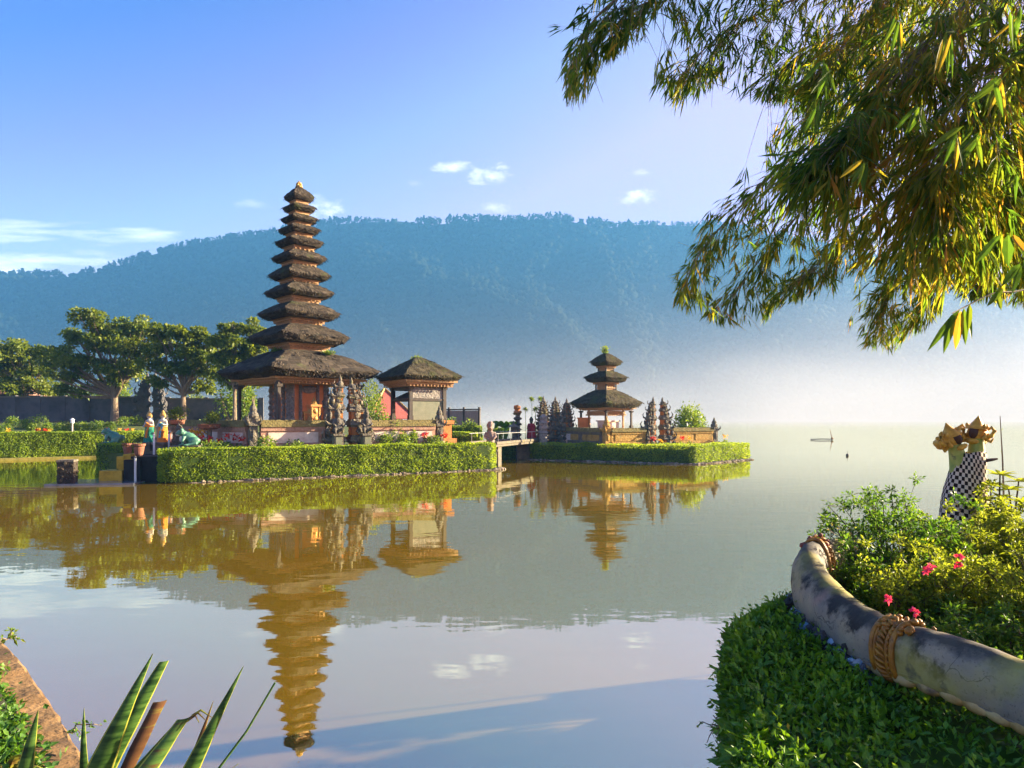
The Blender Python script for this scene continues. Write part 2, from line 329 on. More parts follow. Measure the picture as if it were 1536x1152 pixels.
# ============================================================ materials of the temple island
m_thatch = M("black_palm_thatch", [(.15, (.014, .012, .010)), (.45, (.052, .042, .031)), (.75, (.135, .108, .075)), (1, (.24, .195, .135))], scale=7, detail=8, stretch=(1, 1, .35), tint=.55, rough=.95, bump=.6, bscale=26, bdist=.05, spec=.1, patch=((.085, .10, .03), 1.3, .58, .76))
m_thatch_moss = M("mossy_thatch", [(.15, (.025, .022, .014)), (.5, (.075, .062, .036)), (.9, (.16, .135, .075))], scale=7, detail=8, stretch=(1, 1, .35), tint=.55, rough=.95, bump=.6, bscale=26, bdist=.05, spec=.1, patch=((.085, .10, .026), 1.1, .52, .72))
m_wood = M("carved_timber", [(.2, (.22, .11, .045)), (.55, (.42, .25, .11)), (.9, (.58, .40, .20))], scale=9, detail=6, stretch=(1, 1, 3), rough=.7, bump=.5, bscale=22, bdist=.03)
m_gold = M("gilded_carving", [(.3, (.30, .16, .04)), (.7, (.62, .40, .12))], scale=14, rough=.45, metal=.35, bump=.6, bscale=30, bdist=.03)
m_dark = M("dark_timber", [(.2, (.028, .022, .018)), (.8, (.09, .07, .055))], scale=8, stretch=(1, 1, .3), rough=.7)
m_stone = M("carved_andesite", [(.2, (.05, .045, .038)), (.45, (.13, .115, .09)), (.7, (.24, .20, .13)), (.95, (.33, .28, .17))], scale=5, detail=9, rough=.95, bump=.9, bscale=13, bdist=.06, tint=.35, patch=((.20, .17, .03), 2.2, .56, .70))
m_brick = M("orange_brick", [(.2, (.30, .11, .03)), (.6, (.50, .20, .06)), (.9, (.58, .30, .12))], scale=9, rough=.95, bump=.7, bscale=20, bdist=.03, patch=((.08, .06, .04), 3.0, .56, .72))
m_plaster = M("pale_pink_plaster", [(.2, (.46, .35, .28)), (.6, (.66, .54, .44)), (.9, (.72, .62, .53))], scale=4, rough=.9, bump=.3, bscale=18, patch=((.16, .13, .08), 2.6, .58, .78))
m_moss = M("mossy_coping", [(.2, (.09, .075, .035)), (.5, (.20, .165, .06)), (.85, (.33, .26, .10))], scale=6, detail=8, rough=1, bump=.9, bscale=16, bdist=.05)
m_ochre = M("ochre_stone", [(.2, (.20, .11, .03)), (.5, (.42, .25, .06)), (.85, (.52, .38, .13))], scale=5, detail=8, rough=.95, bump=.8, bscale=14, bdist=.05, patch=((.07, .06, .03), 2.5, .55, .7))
m_orange = M("orange_painted_wall", [(.2, (.50, .17, .05)), (.8, (.66, .27, .09))], scale=3, rough=.8, patch=((.35, .22, .14), 4, .6, .8))
m_relief = M("grey_stone_relief", [(.25, (.12, .105, .09)), (.5, (.25, .23, .20)), (.8, (.38, .34, .29))], scale=9, detail=7, rough=.95, bump=1., bscale=11, bdist=.08)
m_pinkb = M("pink_brick", [(.2, (.26, .13, .085)), (.6, (.44, .26, .18)), (.9, (.54, .36, .27))], scale=7, rough=.95, bump=.5, bscale=18, bdist=.03, patch=((.10, .075, .05), 2.6, .56, .74))
m_panel = M("grey_green_panel", [(.3, (.13, .14, .09)), (.7, (.20, .20, .135))], scale=3, rough=.7)
m_rock = M("shore_rock", [(.2, (.07, .055, .035)), (.5, (.20, .16, .11)), (.85, (.34, .28, .20))], scale=3, detail=8, rough=.95, bump=.7, bscale=9, bdist=.05, tint=.4)
m_lawn = M("lawn", [(.2, (.035, .06, .012)), (.5, (.08, .11, .022)), (.8, (.13, .14, .035))], scale=3, detail=8, rough=1, bump=.8, bscale=30, bdist=.05)
m_hedge = M("hedge_leaf", [(.05, (.035, .075, .007)), (.35, (.12, .19, .014)), (.65, (.23, .33, .022)), (.95, (.37, .43, .04))], scale=.8, tint=.7, rough=.5, transl=.45, tcol=2.0, spec=.4)
m_leaf = M("tree_leaf", [(.05, (.024, .052, .007)), (.4, (.08, .125, .012)), (.75, (.165, .205, .018)), (1, (.27, .27, .03))], scale=.25, tint=.6, rough=.5, transl=.35, tcol=2.0, spec=.35)
m_leaf2 = M("bright_leaf", [(.05, (.05, .10, .012)), (.5, (.12, .20, .022)), (1, (.24, .28, .035))], scale=.4, tint=.7, rough=.45, transl=.4, tcol=1.9, spec=.4)
m_bark = M("pale_bark", [(.2, (.10, .075, .05)), (.6, (.24, .18, .12)), (.9, (.36, .29, .20))], scale=4, stretch=(2, 2, .6), detail=7, rough=.95, bump=.8, bscale=9, bdist=.05)
m_red = M("red_petal", [(.2, (.40, .012, .010)), (.8, (.75, .05, .03))], scale=4, tint=.6, rough=.5, transl=.3, tcol=1.3)

# ============================================================ builders
def thatch(mb, st, hw, ze, hwt, zt, zb, hwb, up=.12, dens=1., pw=1.35, n=9):
    """roof shell in mb, loose fibres in st; square plan, local axes"""
    side = np.linspace(-1, 1, n)[:-1]
    def ring(h, z, r=.055, upf=0.):
        o = []
        for k in range(4):
            a = k*math.pi/2
            q = np.stack([np.full(len(side), h)*(1-r*abs(side)**5), side*h*(1-r*abs(side)**5), z+upf*abs(side)**3.5], 1)
            o.append(rotz(q, a))
        return np.concatenate(o)
    d = ze-zb; R = []
    S = np.linspace(0, 1, 9); rise = zt-ze
    for s in S: R.append(ring(hwt+(hw-hwt)*s, zt-rise*s**pw, upf=up*s*s))
    for a, b in ((.995, .12), (.965, .42), (.90, .72), (.80, .93)): R.append(ring(hwb+(hw-hwb)*(a-.0) if a > .99 else hw*a, ze-d*b, upf=up*.85*(1-b*.6)))
    R.append(ring(hwb, zb+.02*d))
    R = np.array(R); R[1:-1] += rng.normal(0, .010+.006*hw, R[1:-1].shape)
    mb.rings(R, t=np.clip(rng.normal(.42, .16, (len(R)-1)*R.shape[1]), 0, 1), cap=False)
    # fibres
    m = int(620*dens*(hw+.3)); k = rng.integers(0, 4, m); s = np.sqrt(rng.uniform(.02, 1.02, m)); q = rng.uniform(-1, 1, m)
    h = hwt+(hw-hwt)*s; z = zt-rise*np.clip(s, 0, 1)**pw+up*s*s*abs(q)**3.5
    p = np.stack([h*(1-.055*abs(q)**5), q*h*(1-.055*abs(q)**5), z+.012], 1); dd = np.stack([np.full(m, hw-hwt), q*(hw-hwt)*.9, -rise*pw*s**(pw-1)], 1)
    nr = np.stack([rise*pw*s**(pw-1), 0*s, np.full(m, hw-hwt)], 1)
    ang = k*math.pi/2; c, sn = np.cos(ang), np.sin(ang)
    rt = lambda v: np.stack([v[:, 0]*c-v[:, 1]*sn, v[:, 0]*sn+v[:, 1]*c, v[:, 2]], 1)
    dd = norm(dd)+rng.normal(0, .10, dd.shape); L = rng.uniform(.16, .34, m)*(.45+.35*hw**.5)
    st.leaves(rt(p), rt(dd), rt(norm(nr)), L, rng.uniform(.03, .07, m)*(.5+.3*hw**.5), np.clip(rng.normal(.5, .25, m), 0, 1), detail=0, droop=-.04)
    # ragged fringe on the eave
    m = int(300*dens*hw); k = rng.integers(0, 4, m); q = rng.uniform(-1, 1, m); b = rng.uniform(.1, .8, m)
    hh = hw*(1.0-.14*b**1.5)*(1-.055*abs(q)**5); p = np.stack([hh, q*hh, ze-d*b+up*.8*abs(q)**3.5*(1-b*.5)], 1)
    ang = k*math.pi/2; c, sn = np.cos(ang), np.sin(ang)
    dd = np.stack([np.full(m, .35), rng.normal(0, .15, m), np.full(m, -.8)], 1); nr = np.tile(A(.8, 0, .3), (m, 1))
    st.leaves(rt(p), rt(dd), rt(nr), rng.uniform(.04, .085, m)*(.5+.25*hw), rng.uniform(.03, .06, m), np.clip(rng.normal(.32, .2, m), 0, 1), detail=0)
def roof_part(parent, *a, mat=None, **k):
    mb, st = MB(), MB(); thatch(mb, mb, *a, **k)
    return obj("roof", mb, mat or m_thatch, parent)
def eave_frame(mb, hw, z0, z1, n=3):
    """stepped timber cornice widening upwards, with dentils"""
    dz = (z1-z0)/n
    for k in range(n): mb.box((0, 0, z0+dz*(k+.5)), (2*hw*(.80+.2*k/(n-1)), 2*hw*(.80+.2*k/(n-1)), dz*.96))
    r = hw*.93; c = max(5, int(hw*9))
    for k in range(4):
        for q in np.linspace(-1, 1, c):
            p = rotz([[r*.985, q*r*.84, z0+dz*.5]], k*math.pi/2)[0]; mb.box(p, (.05, .05, dz*.9), k*math.pi/2)

def carved_tower(H, w, dpt, flat=0, seed=0, tiers=5, tip=True):
    """half of a split gate or a small stepped shrine tower: stacked tiers with carved horns and masks; flat=+1/-1 leaves that x side sheer"""
    r = np.random.default_rng(seed); st, br = MB(), MB()
    z = 0.; hs = np.array([.19, .22, .20, .16, .12, .11][:tiers]); hs = hs/hs.sum()*H*(.86 if tip else 1.)
    for k in range(tiers):
        f = 1-.70*(k/tiers)**1.05; ww, dd, h = w*f, dpt*f, hs[k]
        x0 = (w-ww)/2*flat
        br.box((x0, 0, z+h*.40), (ww*.74, dd*.74, h*.82))
        st.box((x0, 0, z+h*.07), (ww*.98, dd*.98, h*.14)); st.box((x0, 0, z+h*.20), (ww*.86, dd*.86, h*.11), top=.95)
        st.box((x0, 0, z+h*.80), (ww*.90, dd*.90, h*.12)); st.box((x0, 0, z+h*.93), (ww*1.06, dd*1.06, h*.13), top=.92)
        for sx in (-1, 1):
            if flat and sx == flat: continue
            for sy in (-1, 1):                                      # curled corner horns
                b = A(x0+sx*ww*.50, sy*dd*.46, z+h*.95); hh = h*r.uniform(.45, .75)
                pts = [b-A(sx*.25*hh, sy*.15*hh, .1*hh), b+A(sx*.12*hh, sy*.08*hh, .10*hh), b+A(sx*.22*hh, sy*.16*hh, .55*hh), b+A(sx*.02*hh, 0, 1.05*hh)]
                st.tube(pts, A(.20, .22, .14, .03)*hh*.9, 6, t=r.random())
                st.ball((x0+sx*ww*.44, sy*dd*.44, z+h*.45), (ww*.13, dd*.13, h*.24), 7, 5, t=r.random(), jit=.25)
        for sy in (-1, 1):                                          # central masks and leaf plates
            st.ball((x0, sy*dd*.42, z+h*.52), (ww*.22, dd*.12, h*.22), 8, 6, t=r.random(), jit=.3)
            st.ball((x0, sy*dd*.50, z+h*1.02), (ww*.20, dd*.07, h*.26), 8, 5, t=r.random(), jit=.25)
        for sx in (-1, 1):
            if flat and sx == flat: continue
            st.ball((x0+sx*ww*.48, 0, z+h*.98), (ww*.08, dd*.2, h*.28), 7, 5, t=r.random(), jit=.25)
            st.ball((x0+sx*ww*.42, 0, z+h*.5), (ww*.10, dd*.2, h*.22), 8, 6, t=r.random(), jit=.3)
        for q in range(10):
            st.ball((x0+r.uniform(-.42, .42)*ww, r.choice([-1, 1])*dd*.40, z+h*r.uniform(.1, 1)), (ww*.07, dd*.07, h*.09), 6, 4, t=r.random(), jit=.3)
        z += h
    if tip:
        x0 = w*(1-.3)/2*flat
        st.lathe([(w*.13, z-.02), (w*.16, z+H*.03), (w*.07, z+H*.06), (w*.085, z+H*.08), (w*.03, z+H*.12), (.005, z+H*.14)], (x0, 0, 0), 8)
    return st, br
def gate_thing(name, label, cat, loc, H, w, dpt, flat, seed, rz, group=None, tiers=5, smat=None, cmat=None):
    t = thing(name, label, cat, loc, rz, group); st, br = carved_tower(H, w, dpt, flat, seed, tiers)
    obj("carved_stonework", st, smat or m_stone, t); obj("brick_core", br, cmat or m_brick, t)
    return t

def hedge_mb(poly, z0, z1, n, L, seed=0, inset=.15, round_=.0):
    """clipped hedge: dark core plus n leaves over sides and top"""
    r = np.random.default_rng(seed); poly = np.asarray(poly, float); c = poly.mean(0); mb = MB(); k = len(poly)
    e = np.roll(poly, -1, 0)-poly; le = np.linalg.norm(e, axis=1); nrm = np.stack([e[:, 1], -e[:, 0]], 1)/le[:, None]
    core = poly-norm(poly-c)*inset
    mb.prism(core, z0, z1-inset, t=0., top=core-norm(core-c)*.04)
    n = int(n*1.35)
    per = le.sum(); area_s = per*(z1-z0); tri = 0
    x, y = poly.T; area_t = abs(np.dot(x, np.roll(y, -1))-np.dot(y, np.roll(x, -1)))/2
    ns = int(n*area_s/(area_s+area_t*.8)); i = r.choice(k, ns, p=le/per); u = r.random(ns); h = r.random(ns)
    bulge = (fbm(np.c_[(poly[i]+e[i]*u[:, None])*1.3, h*3], 3, seed)-.5)*.24
    edge = np.clip((h-.82)/.18, 0, 1)**2*.07
    p = np.c_[poly[i]+e[i]*u[:, None]+nrm[i]*(bulge-edge)[:, None], z0+(z1-z0)*h]
    N = np.c_[nrm[i], np.zeros(ns)]
    nt_ = n-ns
    j = r.choice(k, nt_, p=le/per); a, b = np.sqrt(r.random(nt_)), r.random(nt_)
    q = c+((poly[j]+e[j]*b[:, None])-c)*a[:, None]
    p = np.concatenate([p, np.c_[q, z1-.02+(fbm(np.c_[q*1.5, q[:, 0]*0], 3, seed+5)-.5)*.22]]); N = np.concatenate([N, np.tile(A(0, 0, 1), (nt_, 1))])
    m = len(p); d = N*.35+r.normal(0, .6, (m, 3)); d[:, 2] += .35; nr = N+r.normal(0, .45, (m, 3))
    tt = np.clip(.5+.9*(fbm(np.c_[p*1.1], 3, seed+9)-.5)+r.normal(0, .16, m), 0, 1)
    mb.leaves(p-N*L*.3, d, nr, r.uniform(.7, 1.3, m)*L, r.uniform(.45, .65, m)*L, tt, detail=0)
    return mb
def hedge(label, poly, z0, z1, n, L, seed, group=None, mat=None):
    c = np.asarray(poly, float).mean(0); o = A(c[0], c[1], z0)
    return tag(obj("clipped_hedge", hedge_mb(poly, z0, z1, n, L, seed), mat or m_hedge, origin=o), label, "hedge", group)

def shrub_mb(rx, ry, h, n, L, seed, lumps=6, W_=.5, detail=0):
    r = np.random.default_rng(seed); mb = MB()
    P_, D_ = [], []
    for k in range(lumps):
        a = r.uniform(0, 6.28); q = r.uniform(.1, .62) if k else 0
        c = A(math.cos(a)*rx*q, math.sin(a)*ry*q, h*r.uniform(.42, .68)); s = A(rx, ry, h*.75)*r.uniform(.38, .62)
        m = n//lumps; d = norm(r.normal(0, 1, (m, 3))); rad = r.uniform(.55, 1.05, m)[:, None]
        P_.append(c+d*s*rad); D_.append(d)
    p = np.concatenate(P_); d = np.concatenate(D_); k = p[:, 2] > .02; p, d = p[k], d[k]; m = len(p)
    mb.leaves(p, d+r.normal(0, .6, (m, 3))+A(0, 0, .3), d+r.normal(0, .5, (m, 3)), r.uniform(.7, 1.3, m)*L, r.uniform(.8, 1.2, m)*L*W_, np.clip(r.normal(.5, .25, m), 0, 1), detail=detail)
    return mb
def shrub(name, label, cat, loc, rx, ry, h, n, L, seed, mat=None, group=None, lumps=6, stems=True, W_=.5):
    t = thing(name, label, cat, loc, 0, group); obj("foliage", shrub_mb(rx, ry, h, n, L, seed, lumps, W_), mat or m_leaf2, t)
    if stems:
        r = np.random.default_rng(seed); b = MB()
        for k in range(5):
            a = r.uniform(0, 6.28); b.tube([(0, 0, -.02), (math.cos(a)*rx*.25, math.sin(a)*ry*.25, h*.3), (math.cos(a)*rx*.5, math.sin(a)*ry*.5, h*.65)], A(.03, .02, .008)*max(.5, h), 5)
        obj("stem", b, m_bark, t)
    return t

# ============================================================ the island of the tall pagoda
def seg(a, b, s): return np.asarray(a, float)+(np.asarray(b, float)-np.asarray(a, float))*s
HA, HB = A(-13.75, 27.3), A(-.95, 34.6)                    # front foot of the long hedge
hn = A(.507, -.862); hd = A(.862, .507)
GZ = .95
isl = [HA+A(-.35, .5), HA+A(.25, .12), seg(HA, HB, .5), HB+A(-.3, .0), HB+A(.1, .5), HB+A(-1.6, 4), (-3, 44), (-12, 52), (-24, 52), (-23, 45), (-18, 36), (-15.2, 30.5)]
mb = MB(); mb.prism([np.asarray(p) for p in isl], -1.9, GZ)
tag(obj("island_ground", mb, m_lawn), "low green island that carries the tall pagoda", "island", kind='structure')
hp = [HA+A(-.75, .75), HA+A(-.55, .25), HA+A(-.15, -.02), HA+A(.25, .05), seg(HA, HB, .5)+hn*.08, HB+A(-.45, -.12), HB+A(-.05, .1), HB+A(.15, .55), HB+A(-.1, 1.15), HB+A(-.5, 1.2), seg(HA, HB, .5)-hn*1.1, HA+A(.0, 1.5), HA+A(-.55, 1.4)]
hedge("long clipped box hedge along the water in front of the tall pagoda", hp, .06, 1.36, 34000, .085, 3)
# row of shore stones under the hedge
r_ = np.random.default_rng(5); mb = MB()
for s in np.linspace(.06, 1.0, 70):
    p = seg(HA, HB, s)+hn*(.12+r_.uniform(-.05, .1)); mb.ball((*p, -.01), (r_.uniform(.06, .30), r_.uniform(.08, .2), r_.uniform(.03, .10)), 8, 6, t=r_.random()*.8, jit=.3)
for s in np.linspace(0, 1, 9): 
    p = HB+A(.1+.35*s*r_.uniform(.6, 1.2), -.05+.5*s); mb.ball((*p, .02), (r_.uniform(.12, .3), .15, r_.uniform(.06, .13)), 8, 6, t=r_.random(), jit=.2)
tag(obj("shore_stones", mb, m_rock, origin=A(*seg(HA, HB, .5), 0)), "row of pale stones edging the water under the long hedge", "stone edging", kind='stuff')

# ---- tall pagoda: eleven thatched roofs
D = 35.; K = D/FPX
def zof(py, d=D): return CH+(HY-py)/FPX*d
px0 = 448.5; ploc = A((px0-CX)*K, D, GZ)
pag = thing("pagoda", "tall pagoda of eleven stacked black thatched roofs rising above the long hedge", "pagoda", ploc, math.radians(45))
#      half width px, eave, bottom, top
TI = [(115, 560.8, 571.5, 527.5), (71.5, 508, 519, 488), (58.5, 473, 481.5, 455), (49.7, 441.6, 449, 426), (44.4, 415.7, 422, 399), (39.4, 389.7, 396, 377), (34.4, 366, 373, 356), (29.6, 347, 353, 338), (26.3, 331, 336, 322.5), (23.3, 314, 320, 306.7), (21.3, 297.6, 303.7, 281.4)]
HW = [t[0]*K/.951/1.414/.945 for t in TI]
for k, (hwp, pe, pb, pt) in enumerate(TI):
    hw = HW[k]; ze, zb, zt = [zof(p)-GZ for p in (pe, pb, pt)]
    last = k == len(TI)-1
    neck = .10 if last else HW[k+1]*.52
    if k == 0: neck = HW[1]*.62
    roof_part(pag, hw, ze, neck*.9, zt, zb, hw*.72, up=.16 if k == 0 else .10, dens=1.0, pw=1.25 if k == 0 else 1.4)
    e = MB(); fr = hw*.66 if k else hw*.80
    eave_frame(e, fr, zb-(.17 if k else .24), zb+.06, 3); obj("eave_frame", e, m_wood, pag)
    if k:                                                  # timber storey between this roof and the one below
        z0 = zof(TI[k-1][3])-GZ-.12; z1 = zb-(.15 if k else .2); b = MB(); bw = hw*.50
        b.box((0, 0, (z0+z1)/2), (2*bw, 2*bw, z1-z0)); b.box((0, 0, z0+.03+.1), (2*bw+.10, 2*bw+.10, .07)); 
        for a in range(4):
            for q in np.linspace(-.8, .8, 5):
                p = rotz([[bw+.012, q*bw, (z0+z1)/2]], a*math.pi/2)[0]; b.box(p, (.03, bw*.2, (z1-z0)*.6), a*math.pi/2)
        obj("storey", b, m_wood, pag)
fz = zof(281.4)-GZ
f = MB(); f.lathe([(.10, fz-.06), (.20, fz), (.17, fz+.07), (.09, fz+.11), (.15, fz+.17), (.12, fz+.24), (.05, fz+.28), (.02, fz+.34)], n=10)
for a in range(4): f.box((.13*math.cos(a*1.57+.78), .13*math.sin(a*1.57+.78), fz+.16), (.06, .06, .14), a*1.57, top=.3)
obj("finial", f, m_gold, pag)
# ground storey: brick cella with stone reliefs, plinth, posts
zb = zof(571.5)-GZ-.24
mb = MB(); mb.box((0, 0, .15), (3.9, 3.9, .40)); mb.box((0, 0, .45), (3.3, 3.3, .3)); mb.box((0, 0, .72), (2.9, 2.9, .32)); obj("plinth", mb, m_plaster, pag)
CW = 1.02
mb = MB(); mb.box((0, 0, (zb+.8)/2+.05), (2*CW, 2*CW, zb-.8)); obj("cella_wall", mb, m_orange, pag)
mb = MB()
for a in range(4):
    for q, wd in ((-.90, .22), (.90, .22), (-.46, .14), (.46, .14)):
        p = rotz([[CW+.03, q*CW, (zb+.9)/2]], a*math.pi/2)[0]; mb.box(p, (.10, wd, zb-.92), a*math.pi/2)
        for h in np.linspace(1.0, zb-.25, 8):
            p = rotz([[CW+.09, q*CW+rng.uniform(-.03, .03), h]], a*math.pi/2)[0]; mb.ball(p, (.09, wd*.42, .12), 7, 5, rot=Matrix.Rotation(a*math.pi/2, 3, 'Z'), jit=.3, t=rng.random())
    p = rotz([[CW+.05, 0, zb-.22]], a*math.pi/2)[0]; mb.ball(p, (.14, .42, .17), 9, 6, rot=Matrix.Rotation(a*math.pi/2, 3, 'Z'), jit=.3)
    p = rotz([[CW+.05, 0, .86]], a*math.pi/2)[0]; mb.box(p, (.16, 2*CW, .14), a*math.pi/2)
obj("stone_relief", mb, m_relief, pag)
for a in (0, 3):
    mb = MB(); p = rotz([[CW+.05, 0, 1.38]], a*math.pi/2)[0]; mb.box(p, (.09, .52, 1.0), a*math.pi/2)
    for s in (-1, 1):
        for h in (1.1, 1.6): 
            p = rotz([[CW+.10, s*.13, h]], a*math.pi/2)[0]; mb.box(p, (.03, .18, .36), a*math.pi/2)
    d_ = obj("door", mb, m_brick if a else m_dark, pag)
    mb = MB()
    for s in (-1, 1): p = rotz([[CW+.08, s*.30, 1.40]], a*math.pi/2)[0]; mb.box(p, (.10, .07, 1.1), a*math.pi/2)
    p = rotz([[CW+.08, 0, 1.97]], a*math.pi/2)[0]; mb.box(p, (.14, .74, .10), a*math.pi/2); obj("door_frame", mb, m_gold, d_)
for sx in (-1, 1):
    for sy in (-1, 1):
        mb = MB(); x, y = sx*HW[0]*.70, sy*HW[0]*.70
        mb.box((x, y, .22), (.34, .34, .5), top=.8); mb.box((x, y, zb/2+.1), (.15, .15, zb)); mb.box((x, y, zb-.12), (.26, .26, .14), top=1.2); mb.box((x, y, zb-.02), (.5, .16, .1), math.pi/4*sx*sy)
        obj("post", mb, m_dark, pag)
# little gilded shrine box on a stand before the pagoda's right side
L_ = P(471, 640, 33.2); t = thing("offering_shrine", "small orange carved offering shrine standing before the pagoda wall", "shrine", (L_[0], L_[1], GZ), math.radians(40))
mb = MB(); mb.box((0, 0, .35), (.55, .55, .7), top=.85); mb.box((0, 0, .75), (.66, .66, .12)); obj("pedestal", mb, m_plaster, t)
mb = MB(); mb.box((0, 0, 1.5), (.42, .42, 1.5)); mb.box((0, 0, 2.28), (.56, .56, .1)); obj("cabinet", mb, m_orange, t)
mb = MB()
for a in range(4):
    for q in (-.19, .19): p = rotz([[.22, q, 1.5]], a*1.5708)[0]; mb.box(p, (.03, .05, 1.45), a*1.5708)
    for h in (.95, 1.3, 1.65, 2.0): p = rotz([[.22, 0, h]], a*1.5708)[0]; mb.ball(p, (.04, .1, .12), 7, 5, rot=Matrix.Rotation(a*1.5708, 3, 'Z'), jit=.2)
mb.lathe([(.2, 2.33), (.12, 2.42), (.14, 2.5), (.04, 2.62), (.01, 2.72)], n=8); obj("gilded_trim", mb, m_gold, t)

# ---- compound wall
def wall_mb(L, h, d, pl, cp):
    """plinth + recessed panels in pl, mossy coping in cp, along +x from 0"""
    pl[0].box((L/2, 0, h*.16), (L, d*1.25, h*.32)); pl[0].box((L/2, 0, h*.50), (L, d*.8, h*.40)); pl[0].box((L/2, 0, h*.76), (L, d*1.1, h*.12))
    n = max(1, round(L/2.2)); w = L/n
    for k in range(n):
        for s in (-1, 1):
            pl[1].box((w*(k+.5), s*d*.42, h*.50), (w*.78, d*.10, h*.31)); pl[1].prism([(w*(k+.5)-w*.40, s*d*.42-d*.04), (w*(k+.5)-w*.36, s*d*.42-d*.04), (w*(k+.5)-w*.36, s*d*.42+d*.04), (w*(k+.5)-w*.40, s*d*.42+d*.04)], h*.42, h*.58)
    cp.box((L/2, 0, h*.86), (L, d*1.35, h*.09)); cp.box((L/2, 0, h*.955), (L, d*1.2, h*.10), top=.985)
    k = int(L*9); x = rng.uniform(0, L, k)
    for q in range(k): cp.ball((x[q], rng.uniform(-.5, .5)*d, h*1.0), (.12, .10, .035), 6, 4, t=rng.random(), jit=.3)
def wall(label, a, b, z, h, d=.42, mats=None, group="low walls of the temple compounds"):
    a, b = np.asarray(a, float), np.asarray(b, float); v = b-a; L = np.linalg.norm(v); mats = mats or (m_pinkb, m_plaster, m_moss)
    t = thing("compound_wall", label, "wall", (*a, z), math.atan2(v[1], v[0]), group); p0, p1, cp = MB(), MB(), MB(); wall_mb(L, h, d, (p0, p1), cp)
    obj("wall_body", p0, mats[0], t); obj("wall_panel", p1, mats[1], t); obj("coping", cp, mats[2], t); return t
def corner_post(label, loc, H, w, rz, seed, smat=None, group="carved corner posts of the compound walls"):
    r = np.random.default_rng(seed); t = thing("corner_post", label, "post", loc, rz, group); a, b = MB(), MB()
    a.box((0, 0, H*.08), (w*1.3, w*1.3, H*.16)); a.box((0, 0, H*.35), (w*.8, w*.8, H*.42)); a.box((0, 0, H*.58), (w*1.15, w*1.15, H*.07)); a.box((0, 0, H*.64), (w*.9, w*.9, H*.07))
    for s in (-1, 1):
        for q in (-1, 1): a.tube([(s*w*.45, q*w*.45, H*.56), (s*w*.68, q*w*.68, H*.64), (s*w*.62, q*w*.62, H*.74)], [w*.14, w*.13, w*.03], 6, t=r.random())
        a.ball((s*w*.4, 0, H*.36), (w*.12, w*.28, H*.13), 7, 5, jit=.3); a.ball((0, s*w*.4, H*.36), (w*.28, w*.12, H*.13), 7, 5, jit=.3)
    b.lathe([(w*.42, H*.67), (w*.56, H*.72), (w*.50, H*.77), (w*.34, H*.80), (w*.40, H*.84), (w*.26, H*.90), (w*.16, H*.92), (w*.17, H*.95), (w*.02, H*1.03)], n=10)
    obj("pillar", a, smat or m_stone, t); obj("crown_stone", b, smat or m_stone, t); return t
CP = A(-11.6, 30.6); RP = A(-3.75, 35.2); wd = norm(RP-CP); WD = math.atan2(wd[1], wd[0])
def onw(px):     # point of the front wall line at a bearing
    u = (px-CX)/FPX; s = (u*CP[1]-CP[0])/(wd[0]-u*wd[1]); return CP+wd*s
LW = A(-19.2, 37.2)
H1 = 1.56
wall("pale panelled compound wall running back left from the tall pagoda's front corner", LW, CP+norm(LW-CP)*.3, GZ, H1)
wall("mossy topped compound wall below the tall pagoda, left of its split gate", CP+wd*.3, onw(486), GZ, H1)
wall("pink panelled compound wall before the open pavilion, right of the split gate", onw(551), RP-wd*.3, GZ, H1)
wall("compound wall running back from the pavilion's right corner post", RP+A(-.3, .4), RP+A(-3.2, 5.2), GZ, H1)
corner_post("mossy carved corner post at the front left of the pagoda wall", (*CP, GZ), 2.45, .42, WD, 1)
corner_post("carved corner post ending the wall right of the open pavilion", (*RP, GZ), 2.3, .42, WD, 2)
g1, g2 = onw(499), onw(538)
gate_thing("split_gate", "left half of the tall carved split gate before the pagoda", "gate", (*g1, GZ), 3.75, 1.05, .95, 1, 41, WD, "halves of the split gate before the pagoda")
gate_thing("split_gate", "right half of the tall carved split gate before the pagoda", "gate", (*g2, GZ), 3.65, 1.05, .95, -1, 57, WD, "halves of the split gate before the pagoda")
for px, s, lab in ((511, 1, "white faced stone pedestal at the foot of the split gate's left half"), (553, 2, "white faced stone pedestal at the foot of the split gate's right half")):
    p = onw(px)+A(.05, -.75); t = thing("pedestal", lab, "pedestal", (*p, GZ), WD, "pedestals before the split gate"); mb = MB(); mb.box((0, 0, .2), (.6, .6, .4)); mb.box((0, 0, .62), (.42, .42, .46)); mb.box((0, 0, .9), (.55, .55, .1)); obj("plinth_block", mb, m_stone, t)
    mb = MB(); 
    for a in range(4): q = rotz([[.215, 0, .62]], a*1.5708)[0]; mb.box(q, (.02, .30, .34), a*1.5708)
    obj("face_panel", mb, m_panel, t)
    mb = MB(); r = np.random.default_rng(s)                          # guardian figure on it
    gu = thing("guardian_statue", ("small weathered guardian statue on the pedestal by the split gate's left half", "small weathered guardian statue on the pedestal by the split gate's right half")[s-1], "statue", (p[0], p[1], GZ+.95), WD, "guardian statues before the split gate")
    mb.ball((0, 0, .22), (.22, .2, .24)); mb.ball((0, 0, .52), (.19, .16, .25)); mb.ball((0, -.02, .86), (.13, .13, .15)); mb.lathe([(.12, .94), (.14, 1.0), (.05, 1.12), (.01, 1.2)], n=8)
    for q in (-1, 1): mb.tube([(q*.18, 0, .66), (q*.27, -.05, .45), (q*.16, -.2, .38)], [.07, .06, .05], 6); mb.tube([(q*.1, 0, .2), (q*.2, -.22, .2), (q*.16, -.24, -.02)], [.1, .09, .06], 6)
    remesh(obj("figure", mb, m_stone, gu), .035)

